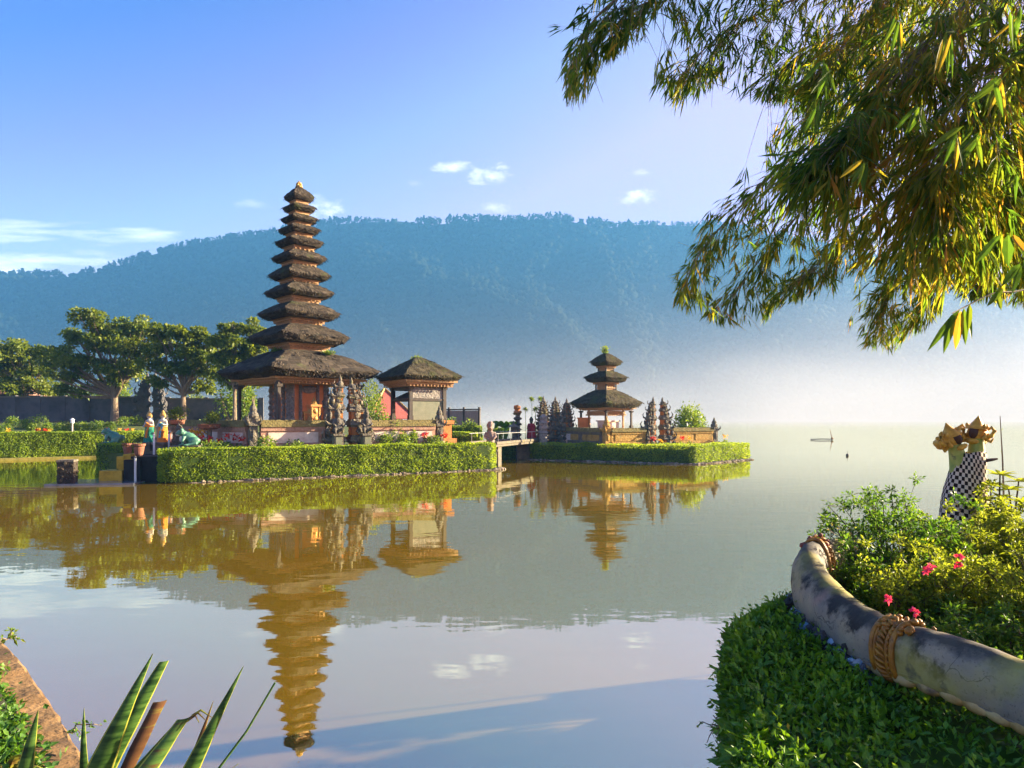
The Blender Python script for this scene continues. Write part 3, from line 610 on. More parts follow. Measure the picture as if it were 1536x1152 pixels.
# ---- open pavilion with one thatched roof
D2 = 36.6; K2 = D2/FPX; z2 = lambda py: zof(py, D2)-GZ
pv = thing("open_pavilion", "square open pavilion with a mossy thatched roof right of the tall pagoda", "pavilion", (A((627.5-CX)*K2, D2, GZ)), math.radians(45-9))
hw = 66*K2/1.40/.945
roof_part(pv, hw, z2(566), .12, z2(536), z2(573), hw*.80, up=.05, dens=1.6, pw=1.12, mat=m_thatch_moss)
e = MB(); eave_frame(e, hw*.86, z2(573)-.30, z2(573)+.04, 3); obj("eave_frame", e, m_wood, pv)
bw = hw*.56; zt = z2(573)-.28; zf = H1+.02
mb = MB(); mb.box((0, 0, .3), (2*bw+1.0, 2*bw+1.0, .6)); mb.box((0, 0, .95), (2*bw+.6, 2*bw+.6, .75)); mb.box((0, 0, zf-.12), (2*bw+.8, 2*bw+.8, .2)); obj("plinth", mb, m_brick, pv)
for sx in (-1, 1):
    for sy in (-1, 1):
        mb = MB(); mb.box((sx*bw, sy*bw, (zf+zt)/2), (.19, .19, zt-zf)); mb.box((sx*bw, sy*bw, zf+.12), (.24, .24, .24)); mb.box((sx*bw, sy*bw, zt-.1), (.24, .24, .14), top=1.3)
        obj("post", mb, m_dark, pv)
zm = zf+(zt-zf)*.60
# right hand face (local -y) closed by a pale panel below and a brown one above; left hand face (local -x) open with a lintel
mb = MB(); mb.box((0, -bw, (zf+zm)/2-.03), (2*bw-.17, .06, zm-zf-.08)); obj("wall_panel", mb, m_panel, pv)
mb = MB(); mb.box((0, -bw, (zm+zt)/2-.06), (2*bw-.17, .07, (zt-zm)*.62)); mb.box((bw*.0, -bw+.02, zt-.14), (2*bw-.2, .05, .22)); obj("upper_panel", mb, m_relief, pv)
mb = MB()
for (c, d) in (((0, -bw, zm), (2*bw+.2, .14, .11)), ((-bw, 0, zm), (.14, 2*bw+.2, .12)), ((0, bw, zm), (2*bw+.2, .14, .12)), ((bw, 0, zm), (.14, 2*bw+.2, .12)), ((0, bw, zt-.1), (2*bw, .1, .16)), ((-bw, 0, zt-.1), (.1, 2*bw, .16)), ((bw, 0, zt-.1), (.1, 2*bw, .16))): mb.box(c, d)
obj("lintel", mb, m_dark, pv)
mb = MB(); mb.prism([(-bw*1.05, -bw*.9), (bw*.9, -bw*.9), (bw*.9, bw*.95), (-bw*1.05, bw*.95)], zm+.08, zm+.60, top=[(-bw*.15, -bw*.2), (bw*.15, -bw*.2), (bw*.15, bw*.2), (-bw*.15, bw*.2)]); obj("inner_canopy", mb, m_dark, pv)
gt = MB(); m = 260; a_ = rng.uniform(0, 6.28, m); rr = rng.uniform(0, .38, m); gt.leaves(np.c_[np.cos(a_)*rr-.1, np.sin(a_)*rr+.1, z2(536)-.10-rr*.5], np.c_[rng.normal(0, .5, (m, 2)), np.full(m, 1.)], rng.normal(0, 1, (m, 3)), rng.uniform(.15, .42, m), .04, rng.random(m), detail=0)
tag(obj("fern_tuft", gt, m_leaf2, origin=None, loc=pv.location), "tuft of ferns growing on the peak of the open pavilion's roof", "fern")
# ferns on the big pagoda roof corners
for k, (px, py, lab) in enumerate(((414, 527, "small green fern tuft on the left shoulder of the pagoda's lowest roof"), (492, 530, "small green fern tuft on the right shoulder of the pagoda's lowest roof"))):
    p = P(px, py, 34.2); gt = MB(); m = 140; gt.ball((0, 0, -.02), (.2, .15, .08), 8, 5); gt.leaves(rng.normal(0, .09, (m, 3))*A(1.6, 1, .4), np.c_[rng.normal(0, .6, (m, 2)), np.full(m, .8)], rng.normal(0, 1, (m, 3)), rng.uniform(.1, .25, m), .05, rng.random(m), detail=0)
    tag(obj("fern_tuft", gt, m_leaf2, loc=p), lab, "fern")
# ============================================================ the small island with the three roofed shrine
QA, QB, QC = A(1.15, 43.0), A(10.4, 38.7), A(15.0, 43.2)        # front corners of its hedge
QL = A(.95, 43.6)
isl2 = [QA+A(.2, .6), QB+A(-.05, .45), QC+A(-.45, .2), A(14.5, 46.5), A(12, 52), A(3, 55), A(-1.5, 50)]
mb = MB(); mb.prism(isl2, -1.9, .75); tag(obj("island_ground", mb, m_lawn), "low green island that carries the small three roofed shrine", "island", kind='structure')
q1 = norm(QB-QA); q2 = norm(QC-QB); i1 = A(-q1[1], q1[0]); i2 = A(-q2[1], q2[0])
fr = [QA, seg(QA, QB, .5), QB-q1*.25, QB+A(0, .06), QB+q2*.25, seg(QB, QC, .5), QC-q2*.35, QC+A(.1, .1)]
bk = [QC+A(-.1, 1.0), QC+i2*1.2-q2*.9, QB+A(-.1, 1.7), seg(QA, QB, .5)+i1*1.2, QA+i1*1.1]
hedge("L shaped clipped hedge around the small shrine island", fr+bk, .08, 1.06, 26000, .09, 8)
r_ = np.random.default_rng(6); mb = MB()
for a, b in ((QA, QB), (QB, QC)):
    for s in np.linspace(0, 1, 40):
        p = seg(a, b, s)+norm(A((b-a)[1], -(b-a)[0]))*.12; mb.ball((*p, .01), (r_.uniform(.12, .3), r_.uniform(.10, .2), r_.uniform(.04, .10)), 8, 6, t=r_.random(), jit=.2)
tag(obj("shore_stones", mb, m_rock, origin=A(*QB, 0)), "row of pale stones edging the water under the small shrine's hedge", "stone edging", kind='stuff')
G2 = .8
D3 = 45.5; K3 = D3/FPX; z3 = lambda py: zof(py, D3)-G2
mer = thing("shrine", "small shrine with three stacked mossy thatched roofs on its own island", "shrine", ((909-CX)*K3, D3, G2), math.radians(45-7))
T3 = [(53.5, 605, 613, 585), (31.5, 566.5, 574, 557), (23.5, 543, 549.5, 530)]
H3 = [t[0]*K3/1.414/.945 for t in T3]
for k, (hwp, pe, pb, pt) in enumerate(T3):
    hw = H3[k]; ze, zb, zt = z3(pe), z3(pb), z3(pt)
    roof_part(mer, hw, ze, (H3[k+1]*.5 if k < 2 else .14), zt, zb, hw*.74, up=.06, dens=1.5, pw=1.15, mat=m_thatch_moss)
    e = MB(); eave_frame(e, hw*(.80 if not k else .66), zb-.13, zb+.05, 3); obj("eave_frame", e, m_wood, mer)
    if k:
        z0 = z3(T3[k-1][3])-.1; z1 = zb-.11; b = MB(); bw = hw*.44
        b.box((0, 0, (z0+z1)/2), (2*bw*.9, 2*bw*.9, z1-z0)); b.box((0, 0, z0+.22), (2*bw*1.06, 2*bw*1.06, .06)); b.box((0, 0, z0+.55), (2*bw*1.06, 2*bw*1.06, .06))
        for a in range(4):
            p = rotz([[bw, 0, (z0+.85)/1.]], a*1.5708)[0]
            for q in np.linspace(-.7, .7, 4): p = rotz([[bw*.93, q*bw, z0+.38]], a*1.5708)[0]; b.box(p, (.03, bw*.22, .26), a*1.5708)
        obj("storey", b, m_wood, mer)
        for sx in (-1, 1):
            for sy in (-1, 1): b = MB(); b.box((sx*bw*1.02, sy*bw*1.02, (z0+z1)/2), (.08, .08, z1-z0)); obj("corner_post", b, m_dark, mer)
zb = z3(613)-.13; pl = 1.15
mb = MB(); mb.box((0, 0, .4), (4.2, 4.2, .8)); mb.box((0, 0, .93), (3.7, 3.7, .3)); mb.box((0, 0, pl-.06), (4.0, 4.0, .12)); obj("plinth", mb, m_plaster, mer)
for sx in (-1, 1):
    for sy in (-1, 1): b = MB(); x, y = sx*H3[0]*.66, sy*H3[0]*.66; b.box((x, y, (pl+zb)/2), (.11, .11, zb-pl)); b.box((x, y, pl+.1), (.2, .2, .2)); b.box((x, y, zb-.08), (.2, .2, .1), top=1.3); obj("post", b, m_dark, mer)
# timber shrine box raised on legs inside
b = MB(); b.box((.05, .05, 2.15), (1.75, 1.75, .12)); b.box((.05, .05, zb-.12), (1.8, 1.8, .16)); b.box((.05, .05, 2.05), (1.9, 1.9, .10)); obj("floor_frame", b, m_wood, mer)
b = MB(); b.box((.05, .05, (2.2+zb)/2), (1.45, 1.45, zb-2.25))
for a in range(4):
    for q in (-.52, -.18, .18, .52): p = rotz([[.76, q, (2.2+zb)/2]], a*1.5708)[0]+A(.05, .05, 0); b.box(p, (.06, .20, (zb-2.3)*.75), a*1.5708)
obj("cabinet", b, m_wood, mer)
for sx in (-1, 1):
    for sy in (-1, 1): b = MB(); b.box((.05+sx*.8, .05+sy*.8, (pl+zb)/2), (.10, .10, zb-pl)); obj("leg", b, m_wood, mer)
b = MB(); b.box((.1, -.1, pl+.22), (1.0, 1.0, .5)); b.box((.1, -.1, pl+.5), (1.15, 1.15, .08)); obj("altar", b, m_plaster, mer)
b = MB(); b.box((-1.15, .9, pl+.35), (1.1, .08, .62)); b.box((-1.15, .9, pl+.69), (1.2, .12, .07)); obj("screen", b, m_orange, mer)
t3 = thing("seedling_tree", "small leafy sapling sprouting from the top of the three roofed shrine", "plant", (mer.location.x-.05, D3, G2+z3(531)-.1))
m = 160; gt = MB(); gt.leaves(np.c_[rng.normal(0, .12, (m, 2)), rng.uniform(.1, .6, m)], rng.normal(0, 1, (m, 3))+A(0, 0, .4), rng.normal(0, 1, (m, 3)), rng.uniform(.1, .2, m), .08, rng.random(m), detail=0); obj("foliage", gt, m_leaf2, t3)
b = MB(); b.tube([(0, 0, 0), (.02, 0, .3), (-.03, 0, .55)], [.03, .02, .01], 5); b.tube([(0.02, 0, .2), (.12, 0, .4)], [.02, .008], 5); obj("stem", b, m_bark, t3)

C2 = A(5.75, 41.6); R2 = A(13.5, 45.6); w2 = norm(R2-C2); W2 = math.atan2(w2[1], w2[0]); L2 = A(3.5, 46.4)
def on2(px):
    u = (px-CX)/FPX; s = (u*C2[1]-C2[0])/(w2[0]-u*w2[1]); return C2+w2*s
om = (m_brick, m_ochre, m_moss)
oc = (m_ochre, m_ochre, m_moss)
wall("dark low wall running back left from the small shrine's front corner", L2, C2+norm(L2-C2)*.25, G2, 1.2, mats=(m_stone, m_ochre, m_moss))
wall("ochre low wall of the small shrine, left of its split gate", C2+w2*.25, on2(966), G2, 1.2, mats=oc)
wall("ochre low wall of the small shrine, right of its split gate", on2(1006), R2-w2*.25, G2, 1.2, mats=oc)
corner_post("carved corner post at the front corner of the small shrine's wall", (*C2, G2), 1.9, .44, W2, 11, m_ochre)
corner_post("carved corner post ending the small shrine's wall at the right", (*R2, G2), 1.85, .42, W2, 12, m_stone)
gate_thing("split_gate", "left half of the pointed split gate right of the small shrine", "gate", (*on2(974), G2), 3.2, .86, .75, 1, 71, W2, "halves of the split gate by the small shrine")
gate_thing("split_gate", "right half of the pointed split gate right of the small shrine", "gate", (*on2(999), G2), 3.2, .86, .75, -1, 72, W2, "halves of the split gate by the small shrine")
for px, Y, H, lab, s in ((815, 47.5, 3.4, "leftmost of the three pointed carved towers left of the small shrine", 81), (833, 46.6, 3.35, "middle one of the three pointed carved towers left of the small shrine", 82), (850, 46.0, 3.2, "rightmost of the three pointed carved towers left of the small shrine", 83)):
    p = P(px, 600, Y); gate_thing("carved_tower", lab, "stone tower", (p[0], p[1], G2), H, .95, .9, 0, s, .5, "pointed carved towers left of the small shrine", tiers=6)
for px, py0, Y, lab, s in ((776.5, 612, 47.5, "slim carved stone column left of the red draped statue", 91),):
    p = P(px, py0, Y); t = thing("stone_column", lab, "column", (p[0], Y, G2)); b = MB(); H = p[2]-G2
    b.box((0, 0, .15), (.6, .6, .3)); b.box((0, 0, H*.5), (.32, .32, H*.8))
    for h in np.linspace(.3, H*.85, 6): b.ball((0, 0, h), (.3, .3, .13), 8, 5, jit=.25, t=rng.random())
    obj("shaft", b, m_stone, t); b = MB(); b.box((0, 0, H*.9), (.62, .62, .14), top=.8); b.ball((0, 0, H), (.28, .28, .2), 8, 5, jit=.3); obj("capital", b, m_brick, t)
# stone guardian column in front (round) and striped guardian of the bridge
p = P(815, 640, 43.6); t = thing("stone_column", "pale round stone column standing at the end of the small shrine's hedge", "column", (p[0], p[1], .75)); b = MB()
b.lathe([(.26, 0), (.26, .9), (.32, .95), (.22, 1.05), (.30, 1.25), (.24, 1.4), (.30, 1.6), (.20, 1.75), (.24, 1.95), (.05, 2.15)], n=12); obj("shaft", b, m_relief, t)
m_gstat = M("weathered_pink_stone", [(.3, (.16, .10, .08)), (.7, (.42, .31, .25))], scale=6, stretch=(1, 1, 4), rough=.9, bump=.8, bscale=14, bdist=.05)
p = P(735.5, 664, 37.5); t = thing("guardian_statue", "pinkish stone guardian statue at the right end of the long hedge by the bridge", "statue", (p[0], p[1], .85)); b = MB()
b.ball((0, 0, .35), (.26, .24, .38)); b.ball((0, 0, .8), (.25, .21, .34)); b.ball((0, -.05, 1.28), (.18, .18, .22)); b.ball((0, .02, 1.5), (.17, .16, .12)); b.ball((0, -.18, 1.24), (.09, .12, .07))
for q in (-1, 1): b.tube([(q*.22, 0, 1.0), (q*.3, -.08, .75), (q*.14, -.24, .62)], [.09, .08, .06], 7); b.tube([(q*.13, -.02, .3), (q*.2, -.25, .25), (q*.16, -.22, 0)], [.13, .11, .08], 7); b.ball((q*.16, 0, 1.38), (.06, .07, .1))
remesh(obj("figure", b, m_gstat, t), .04)
b = MB(); b.box((0, 0, -.35), (.7, .7, .7)); b.box((0, 0, -.02), (.8, .8, .1)); obj("pedestal", b, m_stone, t)
# red draped statue
p = P(797, 640, 46.5); t = thing("draped_statue", "upright statue wrapped in dark red cloth left of the three pointed towers", "statue", (p[0], p[1], G2)); b = MB()
b.box((0, 0, .25), (.6, .6, .5)); obj("pedestal", b, m_stone, t); b = MB(); b.ball((0, 0, 1.0), (.22, .2, .5)); b.ball((0, 0, 1.62), (.13, .13, .17)); b.lathe([(.14, 1.7), (.16, 1.76), (.04, 1.95)], n=8)
for q in (-1, 1): b.tube([(q*.18, 0, 1.35), (q*.28, -.05, 1.1), (q*.12, -.2, 1.02)], [.07, .06, .05], 6)
remesh(obj("figure", b, m_stone, t), .035)
b = MB(); b.lathe([(.34, .5), (.30, .8), (.27, 1.1), (.29, 1.3), (.2, 1.48)], n=14); obj("cloth", b, M("dark_red_cloth", [(.3, (.20, .015, .02)), (.7, (.42, .05, .06))], scale=9, stretch=(2, 2, .5), rough=.9, bump=.5, bscale=8, bdist=.05), t)
# stone lantern
p = P(770.5, 640, 46); t = thing("stone_lantern", "small dark stone lantern with a pagoda cap beside the banana plant", "lantern", (p[0], p[1], G2)); b = MB()
b.lathe([(.26, 0), (.26, .15), (.12, .22), (.11, .8), (.25, .88)], n=8); obj("pillar", b, m_stone, t); b = MB(); b.lathe([(.18, .88), (.2, 1.0), (.2, 1.2), (.16, 1.25)], n=6); obj("light_box", b, m_stone, t); b = MB(); b.lathe([(.42, 1.22), (.34, 1.3), (.14, 1.42), (.05, 1.5), (.07, 1.56), (.01, 1.66)], n=6); obj("cap", b, m_stone, t)
# banana plant
m_ban = M("banana_leaf", [(.2, (.06, .13, .015)), (.8, (.16, .26, .03))], scale=2, tint=.6, rough=.4, transl=.4, tcol=1.8)
def banana(lab, loc, H, n, seed):
    r = np.random.default_rng(seed); t = thing("banana_plant", lab, "plant", loc); b = MB(); b.tube([(0, 0, 0), (.03, 0, H*.3), (0, 0, H*.55)], A(.13, .10, .06)*H/2.2, 8); obj("stem", b, m_leaf2, t)
    mb = MB()
    for k in range(n):
        a = k*2.4+r.uniform(-.4, .4); e = r.uniform(.35, 1.2); L = H*r.uniform(.55, .85); dr = A(math.cos(a), math.sin(a)); s = np.linspace(0, 1, 8)
        rad = L*np.sin(e*0+s*1.0)*.75; z = H*.5+L*(math.sin(e)*s-.75*s**2.4); c = np.c_[dr[0]*rad, dr[1]*rad, z]; wv = L*.17*np.sin(np.pi*np.clip(s*.93+.05, 0, 1))**.7
        sd = A(-dr[1], dr[0], 0); R = np.stack([c+sd*wv[:, None]+A(0, 0, .5)*wv[:, None], c, c-sd*wv[:, None]+A(0, 0, .5)*wv[:, None]], 1); mb.rings(R, t=r.random(), cap=False, closed=False)
    obj("foliage", mb, m_ban, t)
p = P(757, 645, 47); banana("broad leaved banana plant growing behind the bridge, left of the stone lantern", (p[0], p[1], G2), 2.1, 13, 1)
p = P(742, 645, 47.8); banana("smaller pale banana plant at the left of the broad leaved one", (p[0], p[1], G2), 1.5, 9, 2)
# umbel flower stalks
for k, (px, py, Y) in enumerate(((797.5, 598, 47.2), (810, 598, 47.6), (788, 614, 47.0), (803, 613, 46.4))):
    p = P(px, py, Y); t = thing("papyrus_stalk", ("tallest papyrus stalk with a round green head behind the red draped statue", "papyrus stalk with a yellow green head beside the leftmost pointed tower", "low papyrus stalk left of the red draped statue", "low papyrus stalk right of the red draped statue")[k], "plant", (p[0], p[1], G2), 0, "papyrus stalks behind the red draped statue"); b = MB(); H = p[2]-G2
    b.tube([(0, 0, 0), (.03, 0, H*.5), (0, 0, H)], [.025, .02, .015], 5); obj("stem", b, m_leaf2, t); b = MB(); d = norm(rng.normal(0, 1, (60, 3))+A(0, 0, .3)); b.leaves(np.tile(A(0, 0, H), (60, 1)), d, rng.normal(0, 1, (60, 3)), rng.uniform(.18, .3, 60), .05, rng.random(60), detail=0); obj("flower_head", b, m_leaf2, t)
# tree and shrubs of the right end
p = P(1030, 640, 47.5); shrub("leafy_tree", "bright green rounded tree behind the small shrine's wall at the right", "tree", (p[0]+.1, p[1], G2), 1.55, 1.3, 2.7, 2600, .2, 5, group=None, lumps=9)
p = P(1052, 640, 46.9); shrub("leafy_shrub", "lower dark green shrub right of the bright rounded tree", "shrub", (p[0], p[1], G2), 1.0, .8, 1.35, 900, .16, 6, lumps=5)
p = P(870, 640, 50); shrub("leafy_shrub", "green shrub half hidden behind the small shrine's dark wall", "shrub", (p[0]-1.2, p[1], G2), 1.2, 1.0, 1.2, 700, .16, 7, lumps=5)
# flowers on the small island
def flower(name, lab, cat, loc, H, seed, petal, group, n=26):
    r = np.random.default_rng(seed); t = thing(name, lab, cat, loc, 0, group); b = MB(); k = n
    b.leaves(np.c_[r.normal(0, .10, (k, 2)), r.uniform(0, H*.5, k)], np.c_[r.normal(0, .7, (k, 2)), r.uniform(.3, 1.2, k)], r.normal(0, 1, (k, 3)), r.uniform(.25, .5, k)*H*.9, H*.16, r.random(k), detail=0); obj("foliage", b, m_leaf2, t)
    b = MB(); k = 22; b.leaves(np.c_[r.normal(0, .07, (k, 2)), r.uniform(H*.85, H*1.15, k)], r.normal(0, 1, (k, 3)), r.normal(0, 1, (k, 3)), r.uniform(.08, .16, k), .10, r.random(k), detail=0); obj("blossom", b, petal, t)
m_yel = M("yellow_petal", [(.2, (.60, .30, .02)), (.8, (.80, .55, .06))], scale=4, tint=.6, rough=.5, transl=.3, tcol=1.3)
m_pink = M("pink_petal", [(.2, (.60, .03, .16)), (.8, (.85, .12, .30))], scale=4, tint=.6, rough=.5, transl=.35, tcol=1.2)
for px, py, Y, m_, lab, cc in ((981, 658, 42.3, m_red, "red flower at the foot of the small shrine's split gate", 1), (1024, 657, 43.5, m_red, "red flower before the small shrine's right hand wall", 2), (990, 660, 42.5, m_yel, "yellow flower beside the red one at the small split gate", 3), (1087, 655, 45.3, m_yel, "orange yellow flower at the right tip of the small island's hedge", 4), (1034, 657, 43.9, m_yel, "yellow flower before the small shrine's right hand wall", 5)):
    p = P(px, py, Y); flower("flowering_plant", lab, "flower", (p[0], p[1], G2), max(.45, p[2]-G2), 100+cc, m_, "flowers on the small island")

# ---- bridge between the islands
BA, BB = P(724, 665, 37.6), P(797, 665, 45.2); L = math.hypot(*(BB-BA)[:2]); br = thing("footbridge", "dark footbridge with thin white rails joining the two temple islands", "bridge", (BA[0], BA[1], 0), math.atan2((BB-BA)[1], (BB-BA)[0]))
b = MB(); b.box((L/2, 0, 1.13), (L, 1.6, .16)); b.box((L/2, -.8, 1.26), (L, .12, .14)); b.box((L/2, .8, 1.26), (L, .12, .14)); obj("deck", b, m_stone, br)
for x in (.8, L-.5):
    b = MB(); b.box((x, 0, .52), (.5, 1.4, 1.06)); obj("pier", b, m_stone, br)
for y in (-.8, .8):
    b = MB(); b.tube([(0, y, 1.78), (L, y, 1.78)], .014, 6)
    for x in np.linspace(.3, L-.3, 5): b.tube([(x, y, 1.3), (x, y, 1.78)], .012, 6)
    obj("railing", b, M("white_paint", [(0, (.35, .35, .33)), (1, (.45, .45, .43))]), br)
hedge("dark clipped hedge under the footbridge facing the water", [P(741, 690, 44.6)[:2], P(776, 690, 43.9)[:2], P(777, 690, 45.2)[:2], P(742, 690, 46)[:2]], .0, 1.05, 3500, .09, 14)
mb = MB(); mb.prism([P(738, 690, 45.2)[:2], P(800, 690, 44.0)[:2], P(800, 690, 52)[:2], P(720, 690, 55)[:2], P(660, 690, 58)[:2], P(660, 690, 46)[:2], P(715, 690, 46)[:2]], -1.9, .9); tag(obj("island_ground", mb, m_lawn), "low green bank behind the footbridge", "bank", kind='structure')
st = thing("stone_abutment", "weathered stone block wall ending the small shrine's hedge by the bridge", "wall", (*P(786, 690, 43.6)[:2], 0), .1); b = MB()
for k in range(4): b.box((0, 0, .14+.26*k), (.98-.03*(k % 2), .7, .25))
obj("stone_courses", b, m_stone, st)
hedge("sunlit low hedge behind the footbridge, right of the open pavilion", [P(667, 668, 42)[:2], P(716, 668, 41.2)[:2], P(717, 668, 42.4)[:2], P(668, 668, 43.2)[:2]], .9, 1.75, 3500, .09, 15)
hedge("short sunlit hedge beside the pinkish guardian statue", [P(741, 668, 45)[:2], P(752, 668, 44.8)[:2], P(753, 668, 46)[:2], P(742, 668, 46.2)[:2]], .9, 1.9, 1500, .09, 16)
hedge("dark taller hedge row behind the sunlit low hedge by the pavilion", [P(668, 650, 48)[:2], P(722, 650, 47)[:2], P(723, 650, 48.2)[:2], P(669, 650, 49.2)[:2]], .9, 2.1, 3000, .1, 17)
# timber panel fence behind
fa, fb = P(652, 640, 52), P(719, 640, 50); L = np.linalg.norm((fb-fa)[:2]); fn = thing("panel_fence", "tall reddish brown panel fence with dark posts behind the pavilion's hedge", "fence", (fa[0], fa[1], .9), math.atan2((fb-fa)[1], (fb-fa)[0]))
m_fence = M("reddish_boards", [(.3, (.22, .15, .12)), (.7, (.40, .29, .24))], scale=6, stretch=(6, 1, .4), rough=.9, bump=.4, bscale=9)
for k in range(3):
    b = MB(); b.box((L*(k+.5)/3, 0, 1.25), (L/3-.12, .06, 2.1)); obj("fence_panel", b, m_fence, fn)
for k in range(4): b = MB(); b.box((L*k/3, 0, 1.3), (.13, .13, 2.5)); obj("post", b, m_dark, fn)
b = MB(); b.box((L/2, 0, 2.38), (L+.2, .12, .10)); obj("top_rail", b, m_dark, fn)
# red roofed shrine seen behind the pavilion
p = P(577, 640, 55); rs = thing("red_roofed_shrine", "little shrine with a steep brick red tiled roof behind the open pavilion", "shrine", (p[0], p[1], .9), math.radians(30))
b = MB(); b.box((0, 0, .9), (2.2, 2.2, 1.8)); obj("wall", b, m_fence, rs); m_rtile = M("red_roof_tile", [(.3, (.26, .06, .05)), (.7, (.42, .12, .09))], scale=5, stretch=(1, 1, 5), rough=.8, bump=.6, bscale=10, bdist=.05)
b = MB(); b.prism([(-1.9, -1.9), (1.9, -1.9), (1.9, 1.9), (-1.9, 1.9)], 1.75, 4.0, top=[(-.08, -.08), (.08, -.08), (.08, .08), (-.08, .08)]); b.prism([(-2., -2.), (2., -2.), (2., 2.), (-2., 2.)], 1.66, 1.76); obj("roof", b, m_rtile, rs)
b = MB()
for a in range(4): q0, q1 = rotz([[1.93, 1.93, 1.8], [.05, .05, 4.1]], a*1.5708); b.tube([q0, q1], .07, 6)
obj("hip_ridge", b, m_gold, rs)
for lab, px, Y, rx, h, s in (("bright yellow green bush between the split gate and the pavilion", 561, 43, .9, 3.4, 21), ("green bush under the open pavilion's eave, behind its wall", 575, 41.5, 1.1, 2.0, 22), ("dark green tree behind the split gate's right half", 556, 50, 1.8, 5.2, 23), ("pale golden shrub at the left of the reddish fence", 668, 46, .8, 1.7, 24), ("golden spiky shrub before the reddish fence", 703, 45, .7, 1.5, 25)):
    p = P(px, 640, Y); shrub("leafy_bush", lab, "bush", (p[0], p[1], .9), rx, rx*.8, h, 1100, .18, s, lumps=6, mat=m_leaf2 if s != 23 else m_leaf)

# ---- flower bed behind the long hedge: red cannas, one plant each, and yellow weeds
r_ = np.random.default_rng(77)
k = 0
for px in (300, 312, 318, 330, 341, 352, 362, 372, 384, 391, 400, 405, 409, 416, 424, 428, 433, 441, 462, 466, 471, 636, 640, 664, 669):
    Y = 28.6+(px-275)/465*6.4+r_.uniform(.9, 1.5); p = P(px, 655, Y)
    flower("canna_lily", "red canna lily in the flower bed behind the long hedge", "flower", (p[0], p[1], GZ), r_.uniform(.62, .95), 200+k, m_red, "red cannas in the bed behind the long hedge"); k += 1
for lab, px, Yq, rx, h, s in (("golden leaved shrub before the pavilion's wall", 587, 33.9, .55, 1.5, 31), ("pale yellow shrub beside the golden one before the pavilion's wall", 577, 33.4, .5, 1.0, 32), ("large leaved green plant before the pavilion's wall", 603, 33.7, .45, .9, 33), ("slender yellow shrub before the middle of the pavilion's wall", 620, 34.2, .3, 1.1, 34), ("low green plant at the right end of the pavilion's wall", 650, 34.5, .5, .75, 35), ("low leafy plant under the corner post left of the gate", 398, 30.2, .6, .8, 36), ("low leafy plant in front of the pagoda's left wall", 330, 30.0, .9, .75, 37), ("low leafy plant under the moss topped wall", 440, 31.1, .9, .75, 38)):
    p = P(px, 655, Yq); shrub("garden_shrub", lab, "shrub", (p[0], p[1], GZ), rx, rx*.8, h, 500, .13, s, lumps=4)
# ============================================================ landing, statues and gardens at the left
GL = 1.25
gl = [(-60, 36.5), P(-60, 690, 42.4)[:2], P(60, 690, 44.6)[:2], P(217, 690, 47.9)[:2], (-21, 50), (-14, 56), (-8, 62), (-4, 70), (-8, 120), (-200, 160), (-120, 60)]
mb = MB(); mb.prism(gl, -1.9, GL); tag(obj("garden_ground", mb, m_lawn), "green garden bank at the left behind its long hedge", "garden", kind='structure')
# ground rising to the rear wall
mb = MB(); R = []
for Y, z in ((47, GL+.01), (52, 1.5), (58, 2.0), (64, 2.15), (75, 2.2), (110, 2.3)): R.append([(-.85*Y-10, Y, z), (-.6*Y, Y, z+.1), (-.45*Y, Y, z+.06), (-.31*Y, Y, z*.93)])
mb.rings(np.array(R), cap=False, closed=False); tag(obj("garden_slope", mb, m_lawn), kind='structure')
gh = [P(-60, 690, 41.6)[:2], P(60, 690, 43.9)[:2], P(217, 690, 47.2)[:2], P(222, 690, 48.4)[:2], P(60, 690, 45.2)[:2], P(-60, 690, 42.9)[:2]]
hedge("long sunlit hedge at the far left along the garden bank", gh, .10, 1.72, 20000, .11, 41)
mb = MB(); mb.prism([P(-60, 690, 40.9)[:2], P(60, 690, 43.2)[:2], P(217, 690, 46.5)[:2], P(222, 690, 48.4)[:2], P(-60, 690, 43)[:2]], -1.9, .13); tag(obj("bank_edge", mb, M("dry_grass_bank", [(.3, (.14, .13, .025)), (.7, (.27, .22, .05))], scale=5, rough=1, bump=.6, bscale=20)), "dry yellow bank edge at the foot of the far left hedge", "bank", kind='structure')
# rear wall
m_rear = M("dark_rear_wall", [(.25, (.06, .06, .065)), (.6, (.12, .115, .115)), (.9, (.18, .165, .15))], scale=1.2, detail=8, rough=.95, bump=.5, bscale=7, patch=((.03, .03, .03), .6, .5, .7))
def rear_wall(lab, pa, pb, h, n):
    L = np.linalg.norm((pb-pa)[:2]); t = thing("boundary_wall", lab, "wall", (pa[0], pa[1], 2.0), math.atan2((pb-pa)[1], (pb-pa)[0]), "dark boundary walls behind the garden"); b = MB()
    b.box((L/2, 0, h/2), (L, .3, h)); obj("wall_body", b, m_rear, t); b = MB(); b.box((L/2, 0, h+.06), (L, .5, .14)); b.box((L/2, 0, .2), (L, .42, .4)); obj("coping", b, m_stone, t)
    for k in range(n+1): b = MB(); b.box((L*k/n, 0, h/2+.1), (.42, .42, h+.22)); obj("pier", b, m_rear, t)
rear_wall("dark grey boundary wall at the far left behind the big tree", P(-90, 600, 66), P(206, 600, 67), 2.65, 8)
rear_wall("dark stone boundary wall behind the tall pagoda's left", P(252, 600, 67), P(392, 600, 69), 2.5, 5)
gate_thing("split_gate", "left half of the dark split gate in the boundary wall", "gate", (*P(213, 600, 66.5)[:2], 2.0), 5.2, 1.5, 1.0, 1, 61, 0, smat=m_rear, cmat=m_rear, group="halves of the dark split gate in the boundary wall")
